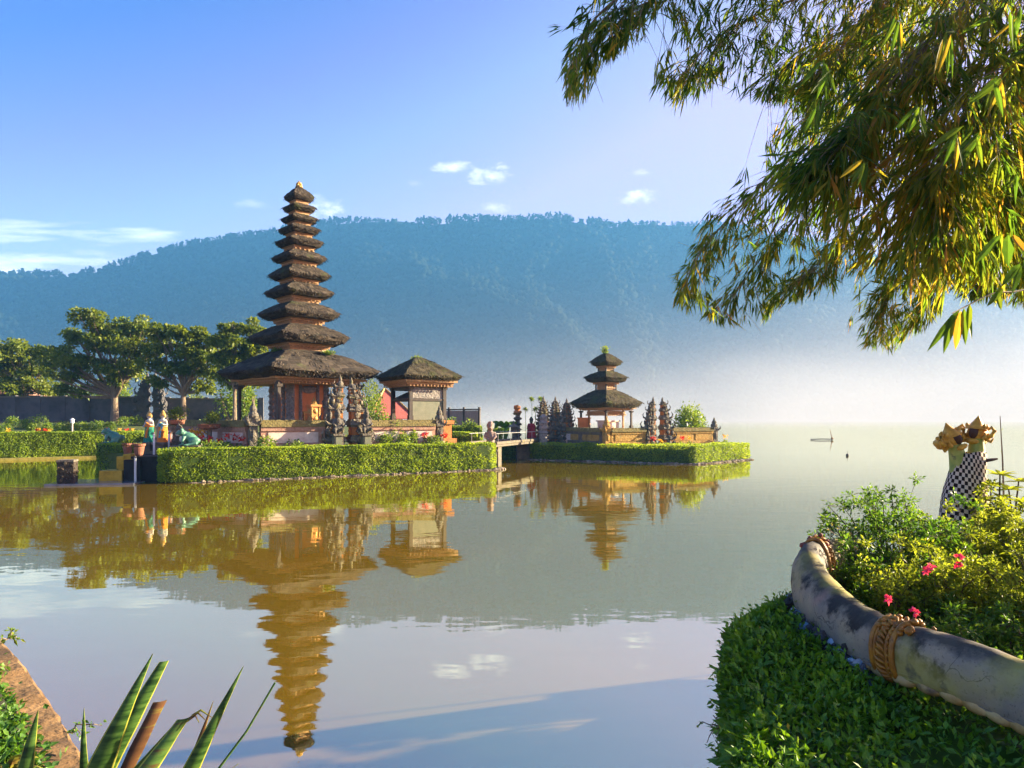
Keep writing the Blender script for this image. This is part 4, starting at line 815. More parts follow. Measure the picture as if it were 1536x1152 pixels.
gate_thing("split_gate", "right half of the dark split gate in the boundary wall", "gate", (*P(241, 600, 66.5)[:2], 2.0), 5.2, 1.5, 1.0, -1, 62, 0, smat=m_rear, cmat=m_rear, group="halves of the dark split gate in the boundary wall")
# house roofs behind the wall
m_tile = M("clay_roof_tile", [(.3, (.16, .08, .055)), (.6, (.30, .17, .12)), (.9, (.42, .29, .22))], scale=3, stretch=(4, 1, 1), rough=.9, bump=.6, bscale=8, bdist=.05)
for px, Y, zr, lab in ((-5, 74, 6.6, "house with a clay tiled roof at the far left behind the boundary wall"), (50, 78, 4.9, "lower house with a clay tiled roof beside it behind the boundary wall")):
    p = P(px, 600, Y); t = thing("house", lab, "house", (p[0], p[1], 2.0), .1); b = MB(); b.box((0, 0, (zr-3.4)/2), (7, 5, zr-3.4)); obj("wall", b, m_rear, t)
    b = MB(); b.prism([(-4.3, -3.3), (4.3, -3.3), (4.3, 3.3), (-4.3, 3.3)], zr-3.5, zr-2.0, top=[(-2.5, -.1), (2.5, -.1), (2.5, .1), (-2.5, .1)])
    for x in np.linspace(-4, 4, 30): b.tube([(x, -3.3, zr-3.44), (x*.6, -.1, zr-1.98)], .05, 5)
    obj("roof", b, m_tile, t)

def tree(label, loc, H, clumps, nleaf, L, seed, mat=None, fork=.35, tr=.28, lean=0., group=None):
    """clumps: (dx, dy, dz, rx, rz): foliage pads carried by limbs"""
    r = np.random.default_rng(seed); t = thing("leafy_tree", label, "tree", loc, 0, group); b = MB(); f = fork*H
    b.tube([(0, 0, -.2), (lean*.3, 0, f*.5), (lean, 0, f)], [tr*1.35, tr*.9, tr*.8], 9)
    for k in range(5): a = k*1.26+r.uniform(-.3, .3); b.tube([(0, 0, .45), (math.cos(a)*tr*1.1, math.sin(a)*tr*1.1, .12), (math.cos(a)*tr*2.1, math.sin(a)*tr*2.1, -.15)], [tr*.5, tr*.45, tr*.15], 6)
    for (dx, dy, dz, rx, rz) in clumps:
        s = np.linspace(0, 1, 6)[:, None]; p0, p1 = A(lean, 0, f*r.uniform(.75, 1)), A(dx, dy, dz-rz*.2); mid = (p0+p1)/2+A(r.normal(0, .25), r.normal(0, .25), -.12*abs(dx)+r.normal(0, .2))
        pts = (1-s)**2*p0+2*s*(1-s)*mid+s*s*p1; b.tube(pts, np.linspace(tr*.5, tr*.08, 6), 6)
        for q in range(3):
            e = p1+A(r.uniform(-1, 1)*rx*.7, r.uniform(-1, 1)*rx*.7, r.uniform(0, .6)*rz); b.tube([pts[3], (pts[3]+e)/2+A(0, 0, -.1), e], [tr*.2, tr*.12, .02], 5)
    obj("trunk", b, m_bark, t); mb = MB(); w_ = np.array([c[3]**2*c[4]**.5 for c in clumps]); w_ = w_/w_.sum()
    for c, wq in zip(clumps, w_):
        n = int(nleaf*wq); sub = max(3, int(5*c[3]))
        sc = r.normal(0, .48, (sub, 3)); i = r.integers(0, sub, n); d = norm(r.normal(0, 1, (n, 3))+A(0, 0, .35)); rad = r.uniform(.4, 1.05, (n, 1))**.6
        p = A(*c[:3])+(sc[i]*A(1, 1, .8)+d*rad*r.uniform(.28, .48, sub)[i][:, None])*A(c[3], c[3], c[4])
        mb.leaves(p, d+r.normal(0, .7, (n, 3)), d*.6+A(0, 0, .6)+r.normal(0, .5, (n, 3)), r.uniform(.6, 1.3, n)*L, r.uniform(.5, .75, n)*L, np.clip(r.normal(.5, .2, n)+(r.random(sub)[i]-.5)*.3, 0, 1), detail=0)
    obj("crown", mb, mat or m_leaf, t); return t
def crown(spec, Y, base, r):
    """(px, py, half width px, half height px) -> clumps round the trunk base"""
    o = []
    for px, py, hw, hh in spec:
        hw, hh = hw*.88, hh*.92
        for q in range(2):
            p = P(px, py, Y)-base; dy = r.uniform(-1, 1)*hw/FPX*Y*.8*(q or -.6)
            o.append((p[0]+r.normal(0, .12), dy, p[2], hw/FPX*Y, hh/FPX*Y))
    return o
r_ = np.random.default_rng(4)
def ptree(label, px, Y, z, spec, n, L, seed, **k):
    b = P(px, 600, Y); b[2] = z; H = CH+(HY-min(s[1]-s[3] for s in spec))/FPX*Y-z
    return tree(label, b, H, crown(spec, Y, b, np.random.default_rng(seed)), n, L, seed, **k)
GT = "broad trees in the garden behind the left hedge"
ptree("largest broad tree with a forked pale trunk in the left garden", 172, 60, 2.05, [(138, 478, 28, 16), (165, 488, 30, 18), (195, 492, 30, 18), (215, 505, 26, 18), (110, 505, 30, 16), (150, 515, 34, 18), (185, 522, 34, 18), (225, 525, 22, 16), (85, 530, 24, 14), (120, 545, 34, 16), (160, 552, 34, 16), (195, 555, 26, 16), (100, 565, 26, 13), (140, 580, 26, 12), (178, 575, 22, 12), (75, 545, 16, 12), (95, 585, 18, 10)], 18000, .30, 51, fork=.30, tr=.30, group=GT)
ptree("dark crowned tree right of the largest one in the left garden", 275, 58, 1.95, [(250, 500, 26, 14), (280, 502, 26, 14), (305, 508, 22, 14), (240, 522, 22, 16), (270, 525, 30, 18), (305, 530, 24, 18), (228, 545, 20, 14), (255, 552, 26, 16), (295, 555, 26, 16), (318, 548, 16, 16), (310, 580, 18, 14), (238, 570, 18, 12)], 12000, .30, 52, fork=.36, tr=.24, group=GT)
ptree("sunlit tree standing just left of the tall pagoda", 352, 56, 1.9, [(345, 490, 20, 13), (370, 492, 22, 13), (392, 505, 16, 14), (330, 508, 18, 14), (358, 515, 26, 16), (385, 525, 18, 16), (338, 535, 22, 14), (365, 548, 22, 14), (350, 575, 18, 12), (335, 565, 14, 10), (362, 530, 24, 16), (372, 570, 16, 12)], 12000, .28, 53, fork=.4, tr=.16, group=GT)
ptree("shady tree at the far left behind the boundary wall", 40, 70, 2.1, [(25, 525, 24, 14), (50, 530, 24, 14), (15, 550, 24, 16), (45, 555, 26, 16), (70, 548, 16, 14), (30, 580, 26, 14), (62, 582, 20, 14), (45, 575, 24, 14), (30, 540, 24, 14)], 10000, .34, 54, fork=.4, tr=.22, group=GT)
ptree("tree cut by the left edge of the view", -10, 72, 2.1, [(-15, 522, 24, 12), (5, 530, 20, 14), (-10, 550, 26, 18), (10, 560, 18, 14), (-15, 580, 26, 14)], 4500, .34, 55, fork=.4, tr=.22, group=GT)
for lab, px, Y, rx, h, s, mt in (("yellow green bush behind the dark split gate", 182, 74, 1.8, 4.6, 61, m_leaf2), ("sunlit yellow bush over the boundary wall at the far left", 92, 72, 1.6, 4.6, 62, m_leaf2), ("light green bush under the pagoda's left eave", 345, 62, 1.7, 4.4, 63, m_leaf2), ("bright bush over the wall between the largest tree and its neighbour", 148, 72, 1.5, 4.4, 64, m_leaf2), ("dark bush behind the wall left of the largest tree", 118, 73, 2.4, 4.4, 65, m_leaf), ("light green bush in the gap beside the pagoda's left post", 372, 60, 1.2, 4.0, 66, m_leaf2), ("round bush behind the stone wall left of the pagoda", 300, 72, 1.8, 3.6, 67, m_leaf)):
    p = P(px, 600, Y); shrub("leafy_bush", lab, "bush", (p[0], p[1], 2.0), rx, rx, h, 1200, .28, s, mat=mt, lumps=7)
# clipped garden bushes and flower beds
k = 0
for px, Y, rx, h in ((8, 50, 1.0, .85), (51, 51, .62, .9), (72, 50, .5, .75), (90, 52, .95, .75), (105, 52.5, .9, .7), (122, 52, .95, .75), (138, 52.5, .9, .7), (168, 53, .5, .7), (30, 55, .8, .7), (62, 56, 1.1, 1.0), (185, 56, .9, .8), (205, 57, .8, .9), (20, 57, .9, .8), (150, 55, .7, .6), (320, 55, 1.2, .7), (290, 54, .9, .5)):
    p = P(px, 640, Y); z = np.interp(Y, [47, 52, 58, 64], [GL, 1.5, 2.0, 2.15]); shrub("clipped_bush", "low rounded bush in the beds behind the far left hedge", "bush", (p[0], p[1], z), rx, rx*.8, h*1.1, 420, .15, 300+k, group="rounded bushes in the left garden beds", lumps=3, stems=False); k += 1
k = 0
for px in (12, 56, 58, 68, 75, 160, 180, 190, 200): p = P(px, 650, 47.5+k % 3); flower("bedding_flower", "small orange red flower in the bed behind the far left hedge", "flower", (p[0], p[1], GL), .55, 400+k, m_red if k % 2 else m_yel, "flowers behind the far left hedge", n=14); k += 1
# garden lamp
p = P(108.5, 640, 49); t = thing("garden_lamp", "short white garden lamp on a slim post in the left garden", "lamp", (p[0], p[1], 1.35)); b = MB(); b.tube([(0, 0, 0), (0, 0, .95)], .045, 8); obj("post", b, m_plaster, t); b = MB(); b.lathe([(.08, .9), (.12, .95), (.12, 1.15), (.17, 1.17), (.03, 1.28)], n=10); obj("lamp_head", b, M("white_glass", [(0, (.75, .75, .72)), (1, (.8, .8, .78))], rough=.3), t)

# ---- landing with steps, pots and statues
m_black = M("black_lava_stone", [(.2, (.006, .006, .007)), (.8, (.022, .021, .022))], scale=6, rough=.8, bump=.6, bscale=16, bdist=.05)
m_yblk = M("yellow_painted_stone", [(.2, (.30, .19, .02)), (.55, (.52, .34, .035)), (.9, (.60, .42, .08))], scale=6, rough=.85, patch=((.05, .045, .03), 5, .58, .72))
m_slab = M("wet_concrete", [(.3, (.10, .11, .13)), (.7, (.20, .22, .25))], scale=2, rough=.12, spec=.6, patch=((.05, .05, .05), 3, .55, .7))
lz = P(203, 690, 28.4)
ld = thing("stone_landing", "black stone landing with yellow stepped blocks at the water's edge", "landing", (lz[0], lz[1], 0), .18)
b = MB(); b.box((.78, .9, .48), (1.5, 2.6, .98)); b.box((.78, .9, 1.0), (1.6, 2.7, .10)); obj("landing_wall", b, m_black, ld)
b = MB(); b.box((-.35, .55, .52), (.70, 1.2, 1.02)); b.box((-.30, .55, 1.06), (.3, 1.2, .12)); obj("upper_step", b, m_yblk, ld)
b = MB(); b.box((-.75, -.05, .24), (.85, 1.0, .48)); obj("lower_step", b, m_yblk, ld)
b = MB(); b.box((.05, -.42, .46), (.62, .24, .92)); obj("side_block", b, m_black, ld)
b = MB(); b.box((-1.1, -.55, .02), (3.2, 2.2, .10)); obj("ramp", b, m_slab, ld)
hedge("small dark hedge block at the left of the black landing", [P(146, 700, 32.0)[:2], P(184, 700, 31.2)[:2], P(186, 700, 33.4)[:2], P(148, 700, 34)[:2]], .0, 1.42, 3500, .09, 45)
hedge("narrow dark hedge between the small hedge block and the pots", [P(187, 700, 31.0)[:2], P(212, 700, 31.0)[:2], P(213, 700, 32.2)[:2], P(188, 700, 32.2)[:2]], .0, 1.38, 2200, .09, 46)
mb = MB(); mb.prism([P(150, 700, 32.2)[:2], P(186, 700, 30.8)[:2], (-14.6, 28.6), (-13.3, 29.4), (-16, 36), (-22, 45.2), (-25, 45), P(150, 700, 35)[:2]], -1.9, 1.02); tag(obj("island_ground", mb, m_lawn), "low green strip linking landing and garden", "bank", kind='structure')
m_terra = M("terracotta", [(.3, (.16, .06, .035)), (.7, (.34, .15, .09))], scale=6, rough=.85, bump=.4, bscale=16, patch=((.08, .06, .05), 5, .55, .7))
for px, Y, w_, lab, s in ((191.5, 29.2, .66, "darker terracotta pot standing left on the black landing", 1), (208.5, 28.4, .70, "sunlit terracotta pot standing right on the black landing", 2)):
    p = P(px, 670, Y); t = thing("plant_pot", lab, "pot", (p[0], p[1], 1.06), 0, "terracotta pots on the landing"); b = MB(); b.lathe([(.16*w_, 0), (.22*w_, .05), (.27*w_, .22), (.30*w_, .38), (.36*w_, .42), (.36*w_, .50), (.30*w_, .50), (.27*w_, .42)], n=16); obj("pot", b, m_terra, t)
    for a in range(6): b = None
    p2 = thing("potted_plant", ("dark spiky plant growing in the darker left pot", "small green plant growing in the sunlit right pot")[s-1], "plant", (p[0], p[1], 1.06+.42*w_), 0, "plants in the landing pots"); r = np.random.default_rng(s); m = 60
    b = MB(); b.leaves(r.normal(0, .05, (m, 3))*A(1, 1, .2), np.c_[r.normal(0, .55, (m, 2)), r.uniform(.3, 1.2, m)], r.normal(0, 1, (m, 3)), r.uniform(.3, .62, m)*(1.1 if s == 1 else .7), .06, r.random(m)*.7, detail=1); obj("foliage", b, m_leaf, p2)
    b = MB(); b.tube([(0, 0, -.05), (0, 0, .2)], .03, 6); obj("stem", b, m_bark, p2)
# slim white poles by the landing
for px, Y, z0, z1, lab in ((203, 27.6, -.3, 1.02, "white pole standing in the water before the black landing"), (231, 29.4, 1.05, 1.95, "white pole left of the orange clothed statue"), (253.5, 29.8, 1.05, 1.95, "white pole right of the orange clothed statue"), (257, 30.2, 1.05, 1.95, "white pole beside the right one, nearest the green frog")):
    p = P(px, 690, Y); t = thing("white_pole", lab, "pole", (p[0], p[1], z0), 0, "white poles by the landing"); b = MB(); b.tube([(0, 0, 0), (0, 0, z1-z0)], .045, 8); obj("shaft", b, M("pole_white", [(0, (.6, .6, .58)), (1, (.75, .75, .72))]), t); b = MB(); b.lathe([(.055, z1-z0), (.055, z1-z0+.04), (.01, z1-z0+.07)], n=8); obj("cap", b, m_stone, t)
# stump pillar in the water
p = P(101, 727, 27.0); t = thing("stone_stump", "square black pillar stump standing alone in the water at the left", "pillar", (p[0], p[1], -.5), .3); b = MB()
for k in range(7): b.box((rng.normal(0, .01), rng.normal(0, .01), .1+.2*k), (.56+rng.uniform(-.03, .03), .56, .2))
for q in range(90): a = rng.integers(0, 4); v = rotz([[.28, rng.uniform(-.26, .26), rng.uniform(.4, 1.4)]], a*1.5708)[0]; b.ball(v, rng.uniform(.03, .07), 6, 4, t=rng.random(), jit=.3)
obj("stump_body", b, M("dark_pebble_stone", [(.2, (.015, .012, .008)), (.6, (.06, .045, .03)), (.9, (.16, .11, .05))], scale=14, rough=.9, bump=.8, bscale=20, bdist=.05, tint=.4), t); b = MB(); b.box((0, 0, 1.44), (.6, .6, .08)); obj("cap_slab", b, m_stone, t)
# ---- frogs
m_frog = M("green_painted_statue", [(.25, (.04, .13, .08)), (.6, (.08, .22, .14)), (.9, (.22, .34, .22))], scale=3, rough=.45, spec=.5, bump=.3, bscale=18, patch=((.05, .07, .05), 4, .6, .75))
m_belly = M("cream_painted_statue", [(.3, (.50, .48, .40)), (.7, (.66, .64, .55))], scale=4, rough=.6, patch=((.25, .22, .16), 5, .6, .75))
def frog(lab, loc, s, rz, pedz):
    t = thing("frog_statue", lab, "statue", loc, rz, "painted frog statues by the landing"); b = MB(); R = lambda ax, a: Matrix.Rotation(a, 3, ax)
    b.ball((.0, 0, .42), (.50, .34, .32), 12, 9, rot=R('Y', -.5)); b.ball((.42, 0, .72), (.30, .30, .19), 12, 9, rot=R('Y', -.15)); b.ball((.62, 0, .70), (.16, .22, .10), 10, 7)
    for q in (-1, 1):
        b.ball((.42, q*.19, .90), (.11, .10, .10)); b.ball((-.25, q*.36, .26), (.32, .15, .25), 10, 7, rot=R('Y', .3)); b.tube([(-.42, q*.42, .12), (.0, q*.46, .06), (.12, q*.5, .04)], [.11, .09, .07], 7); b.ball((.2, q*.52, .04), (.16, .11, .05))
        b.tube([(.28, q*.26, .52), (.34, q*.38, .26), (.36, q*.32, .05)], [.12, .09, .07], 7); b.ball((.44, q*.34, .04), (.14, .11, .05))
    o = obj("body", b, m_frog, t); o.scale = (s, s, s); remesh(o, .035)
    b = MB(); b.ball((.30, 0, .40), (.26, .25, .28), 12, 9, rot=R('Y', -.35)); b.ball((.56, 0, .62), (.20, .20, .07), 10, 6); o = obj("belly", b, m_belly, t); o.scale = (s, s, s)
    for q in (-1, 1): b = MB(); b.ball((.47, q*.235, .92), (.045, .04, .05), 8, 6); o = obj("eye", b, m_black, t); o.scale = (s, s, s)
    return t
f2 = P(284, 676, 29.4); pb = thing("slab_pedestal", "dark stone slab on the hedge end under the big green frog", "pedestal", (f2[0]-.1, f2[1], 1.0), .2); b = MB(); b.box((0, 0, .2), (1.05, .8, .40)); obj("slab_block", b, m_black, pb); b = MB(); b.box((0, 0, .42), (1.12, .88, .06)); obj("slab_top", b, m_stone, pb)
frog("large green frog statue with white belly on the end of the long hedge", (f2[0]+.02, f2[1], 1.45), .74, math.pi+.35, 0)
f1 = P(171, 668, 33.0); pb = thing("slab_pedestal", "stone slab on the small hedge block under the darker frog", "pedestal", (f1[0], f1[1], .9), .2); b = MB(); b.box((0, 0, .22), (1.2, .9, .5)); obj("slab_block", b, m_black, pb); b = MB(); b.box((0, 0, .50), (1.3, 1.0, .06)); obj("slab_top", b, m_moss, pb)
frog("darker green frog statue facing left on the small hedge block", (f1[0], f1[1], 1.43), .74, math.pi+.15, 0)
# ---- two clothed guardian figures on pedestals
m_skin = M("whitewashed_statue", [(.3, (.48, .42, .33)), (.7, (.68, .62, .52))], scale=5, rough=.7, patch=((.25, .17, .10), 6, .55, .7))
m_ocl = M("orange_cloth", [(.3, (.55, .14, .02)), (.7, (.75, .26, .04))], scale=6, rough=.9, bump=.5, bscale=9, bdist=.04, patch=((.6, .42, .06), 9, .60, .66))
m_gcl = M("green_cloth", [(.3, (.01, .14, .09)), (.7, (.03, .28, .19))], scale=6, rough=.9, bump=.5, bscale=9, bdist=.04, patch=((.6, .42, .06), 9, .60, .66))
m_bcl = M("teal_gold_cloth", [(.3, (.03, .20, .26)), (.7, (.10, .36, .42))], scale=6, rough=.9, patch=((.65, .45, .08), 9, .52, .6))
def deity(lab, px, Y, ztop, c1, c2, s):
    p = P(px, 660, Y); t = thing("deity_statue", lab, "statue", (p[0], p[1], 1.02), -.25, "clothed deity statues on the landing"); b = MB(); H = ztop-1.02-.55
    b.box((0, 0, .08), (.72, .72, .16)); b.box((0, 0, .28), (.52, .52, .34)); b.box((0, 0, .5), (.68, .68, .1)); obj("pedestal", b, m_stone, t)
    k = H/1.75; Z = lambda z: .55+z*k; b = MB()
    b.lathe([(.25*k, Z(0)), (.2*k, Z(.4)), (.19*k, Z(.75)), (.17*k, Z(.95)), (.23*k, Z(1.18)), (.20*k, Z(1.25)), (.07*k, Z(1.29)), (.06*k, Z(1.33))], n=14, sy=.75); b.ball((0, 0, Z(1.42)), (.105*k, .115*k, .13*k), 12, 9); b.ball((0, -.115*k, Z(1.41)), (.022*k, .03*k, .03*k), 6, 5)
    for q in (-1, 1):
        b.tube([(q*.2*k, 0, Z(1.19)), (q*.30*k, -.02, Z(.95)), (q*.22*k, -.2*k, Z(.86+.12*(q > 0)))], A(.075, .06, .045)*k, 7); b.ball((q*.21*k, -.24*k, Z(.87+.12*(q > 0))), .055*k, 7, 5); b.ball((q*.12*k, 0, Z(1.42)), (.02*k, .04*k, .05*k), 6, 5)
    remesh(obj("figure", b, m_skin, t), .025)
    b = MB(); b.lathe([(.13*k, Z(1.46)), (.16*k, Z(1.50)), (.13*k, Z(1.54)), (.15*k, Z(1.57)), (.09*k, Z(1.64)), (.10*k, Z(1.66)), (.02*k, Z(1.78))], n=10)
    for q in (-1, 1): b.ball((q*.15*k, 0, Z(1.47)), (.03*k, .06*k, .10*k), 6, 5)
    obj("crown", b, m_gold, t)
    b = MB(); a = np.arange(20)*2*math.pi/20; R = []
    for z, rr in ((0, .33), (.3, .29), (.6, .26), (.85, .23), (.93, .21)): R.append(np.stack([np.cos(a)*rr*k*(1+.06*np.cos(7*a)), np.sin(a)*rr*k*.85*(1+.06*np.cos(7*a)), np.full(20, Z(z))], 1))
    b.rings(R); obj("skirt", b, c1, t); b = MB(); b.lathe([(.255*k, Z(.86)), (.26*k, Z(.95)), (.25*k, Z(1.03))], n=16, sy=.8); b.tube([(.16*k, -.2*k, Z(.95)), (.05*k, -.26*k, Z(.6)), (.03*k, -.31*k, Z(.25))], A(.06, .07, .08)*k, 6, flat=.4); b.tube([(-.17*k, -.05*k, Z(1.22)), (0, -.2*k, Z(1.1)), (.18*k, -.12*k, Z(.95))], A(.05, .06, .05)*k, 6, flat=.5); obj("sash", b, c2, t)
deity("crowned deity statue in a green skirt, left one on the landing", 224, 30.2, P(224, 617, 30.2)[2], m_gcl, m_ocl, 1)
deity("crowned deity statue in an orange skirt, right one on the landing", 244.5, 30.0, P(244, 616, 30)[2], m_ocl, m_bcl, 2)
# planters with dark bonsai before the left wall
for px, Y, zt, lab, s in ((265, 31.2, 2.55, "dark bonsai in a planter on a carved column right of the deity statues", 1), (314, 31.2, 2.35, "dark bonsai in a wide planter before the pale compound wall", 2)):
    p = P(px, 640, Y); t = thing("planter_column", ("carved stone column with a bowl right of the deity statues", "slim stone column with a wide bowl before the pale wall")[s-1], "column", (p[0], p[1], GZ), .2, "planter columns before the left wall"); b = MB(); H = zt-GZ-.25; w_ = .40 if s == 1 else .2
    b.box((0, 0, .12), (w_*1.6, w_*1.6, .24)); b.box((0, 0, H/2), (w_, w_, H*.96), top=.9)
    if s == 1:
        for h in np.linspace(.3, H*.9, 5): b.ball((0, 0, h), (w_*.62, w_*.62, .12), 9, 5, jit=.2, t=rng.random())
    obj("shaft", b, m_stone, t); b = MB(); q = .36 if s == 1 else .5; b.lathe([(q*.5, H), (q*.9, H+.06), (q, H+.22), (q*1.08, H+.25), (q*.9, H+.25), (q*.8, H+.16)], n=14); obj("bowl", b, m_terra, t)
    t2 = thing("bonsai_tree", lab, "bonsai", (p[0], p[1], zt-.05), 0, "bonsai in the planter columns"); b = MB(); b.tube([(0, 0, -.02), (.06, 0, .15), (-.04, 0, .3)], [.06, .05, .03], 6); b.tube([(.04, 0, .12), (.3, 0, .26)], [.04, .02], 6); obj("trunk", b, m_bark, t2)
    obj("crown", shrub_mb(.55, .45, .62, 700, .09, 70+s, 5), m_leaf, t2)
p = P(268, 668, 29.9); t = thing("guardian_statue", "small carved stone figure between the deity statues and the big frog", "statue", (p[0], p[1], GZ), -.2); b = MB(); b.ball((0, 0, .3), (.22, .2, .3)); b.ball((0, 0, .75), (.19, .16, .28)); b.ball((0, -.02, 1.12), (.13, .13, .15)); b.lathe([(.13, 1.2), (.15, 1.26), (.04, 1.42), (.01, 1.5)], n=8)
for q in (-1, 1): b.tube([(q*.17, 0, .92), (q*.27, -.05, .7), (q*.15, -.2, .62)], [.07, .06, .05], 6)
remesh(obj("figure", b, m_stone, t), .035); b = MB(); b.box((0, 0, .06), (.6, .6, .14)); obj("pedestal", b, m_stone, t)
for k, (px, Y) in enumerate(((292, 31), (298, 31.4), (305, 31.2), (310, 31.6), (287, 31.3))): p = P(px, 655, Y); flower("marigold", "orange yellow flower among the cannas beside the big frog", "flower", (p[0], p[1], GZ), 1.0+.1*(k % 2), 500+k, m_yel, "orange yellow flowers beside the big frog")
# ============================================================ the near bank: retaining wall, hedge, serpent sculpture, shrubs, bamboo
BZ = .88
mb = MB(); mb.prism([(.95, 2.9), (1.5, 4.5), (2.2, 5.2), (2.75, 5.9), (3.6, 6.7), (5.0, 7.7), (6.4, 7.9), (9, 7.2), (12, 5), (12, -8), (-14, -8), (-14, 5.8), (-9.4, 9.15), (-6.68, 7.4), (-4.42, 5.46), (-3.26, 4.34), (-2.36, 3.39), (-1.44, 2.53), (-.6, 2.06), (-.2, 1.95)], -1.9, BZ)
tag(obj("bank_ground", mb, M("bank_soil", [(.3, (.035, .03, .018)), (.7, (.08, .07, .04))], scale=5, rough=1, bump=.6, bscale=14)), "near bank the view is taken from", "bank", kind='structure')
# concrete retaining wall at the left
m_conc = M("weathered_concrete", [(.2, (.11, .06, .022)), (.5, (.22, .125, .05)), (.85, (.32, .205, .095))], scale=5, detail=9, rough=.95, bump=.7, bscale=24, bdist=.02, patch=((.075, .05, .03), 2.2, .5, .66))
rw = thing("retaining_wall", "weathered brown concrete retaining wall running along the water at the lower left", "wall", (-4.25, 5.62, 0)); o_ = A(-4.25, 5.62, 0)
def strip(z, off, zz): return None
pth = np.array([(-9.2, 9.4), (-6.5, 7.55), (-4.25, 5.62), (-3.1, 4.5), (-2.2, 3.55), (-1.3, 2.7), (-.5, 2.25)]); 
from mathutils.geometry import interpolate_bezier
def resample(p, n):
    p = np.asarray(p, float); t = np.linspace(0, len(p)-1, n); i = np.clip(t.astype(int), 0, len(p)-2); f = (t-i)[:, None]
    g = lambda k: p[np.clip(i+k, 0, len(p)-1)]
    return .5*((2*g(0))+(g(1)-g(-1))*f+(2*g(-1)-5*g(0)+4*g(1)-g(2))*f*f+(-g(-1)+3*g(0)-3*g(1)+g(2))*f**3)
q = resample(pth, 60); tg = norm(np.gradient(q, axis=0)); nl = np.stack([-tg[:, 1], tg[:, 0]], 1)       # nl points to the water
def wallring(k):
    w = .21; P4 = []
    for off, z in ((0, -1.5), (0, .80), (-.012, .825), (-.03, .835), (-w+.02, .845), (-w, .83), (-w, .4)): P4.append([*(q[k]+nl[k]*off), z])
    return P4
mb = MB(); Rw = np.array([wallring(k) for k in range(60)]); Rw[:, 1:, :] += rng.normal(0, .004, Rw[:, 1:, :].shape); mb.rings(Rw, cap=True, closed=True); obj("wall_body", mb, m_conc, rw, origin=None).location = -o_
# ground cover left of the wall
m_cover = M("ground_cover_leaf", [(.05, (.02, .06, .008)), (.5, (.06, .16, .018)), (.95, (.15, .26, .03))], scale=3, tint=.75, rough=.45, transl=.35, tcol=1.9, spec=.4)
n = 22000; s = .20+.56*rng.random(n); k = (s*59).astype(int); off = -.22-.10*(k < 20)-rng.random(n)**1.15*1.3+rng.normal(0, .03, n); pp = q[k]+nl[k]*off[:, None]+rng.normal(0, .04, (n, 2))
hh = np.clip(.42*fbm(np.c_[pp*3.2], 3, 4)-.02+.12*np.clip(-off-.2, 0, 1), 0, .5)*np.clip((-off-.14)/.30, .25, 1)*rng.random(n)**.4
mb = MB(); mb.leaves(np.c_[pp, BZ-.06+hh], rng.normal(0, .8, (n, 3))+A(.2, 0, .35), rng.normal(0, .6, (n, 3))+A(0, 0, 1.), rng.uniform(.03, .065, n), rng.uniform(.02, .036, n), rng.random(n), detail=1)
tag(obj("ground_cover", mb, m_cover), "fresh green ground cover creeping beside the retaining wall", "ground cover", kind='stuff')
def sprig(lab, loc, dirs, n, L, seed, mat, name="weed_sprig", cat="plant"):
    r = np.random.default_rng(seed); t = thing(name, lab, cat, loc); b, mb = MB(), MB()
    for d in dirs:
        d = A(*d); s = np.linspace(0, 1, 6)[:, None]; pts = d*s+A(0, 0, .12*np.linalg.norm(d))*np.sin(s*3.1)+r.normal(0, .012, (6, 3)); b.tube(pts, np.linspace(.006, .002, 6), 5)
        k = n//len(dirs); i = r.integers(1, 6, k); mb.leaves(pts[i]+r.normal(0, .01, (k, 3)), r.normal(0, .8, (k, 3))+d*.8, r.normal(0, .5, (k, 3))+A(0, 0, .8), r.uniform(.6, 1.3, k)*L, L*.5, r.random(k), detail=1)
    obj("stem", b, m_bark, t); obj("foliage", mb, mat, t)
p = P(14, 966, 5.5); sprig("yellow green weed sprig overhanging the retaining wall's far end", (p[0], p[1], .82), [(.12, -.05, .02), (.08, -.25, .0), (-.05, .1, .05)], 46, .05, 1, m_leaf2)
p = P(120, 1085, 3.95); sprig("small dark weed sprig growing from the face of the retaining wall", (p[0]-.04, p[1], .79), [(.14, .04, .02), (.1, -.1, .04)], 24, .035, 2, m_cover)

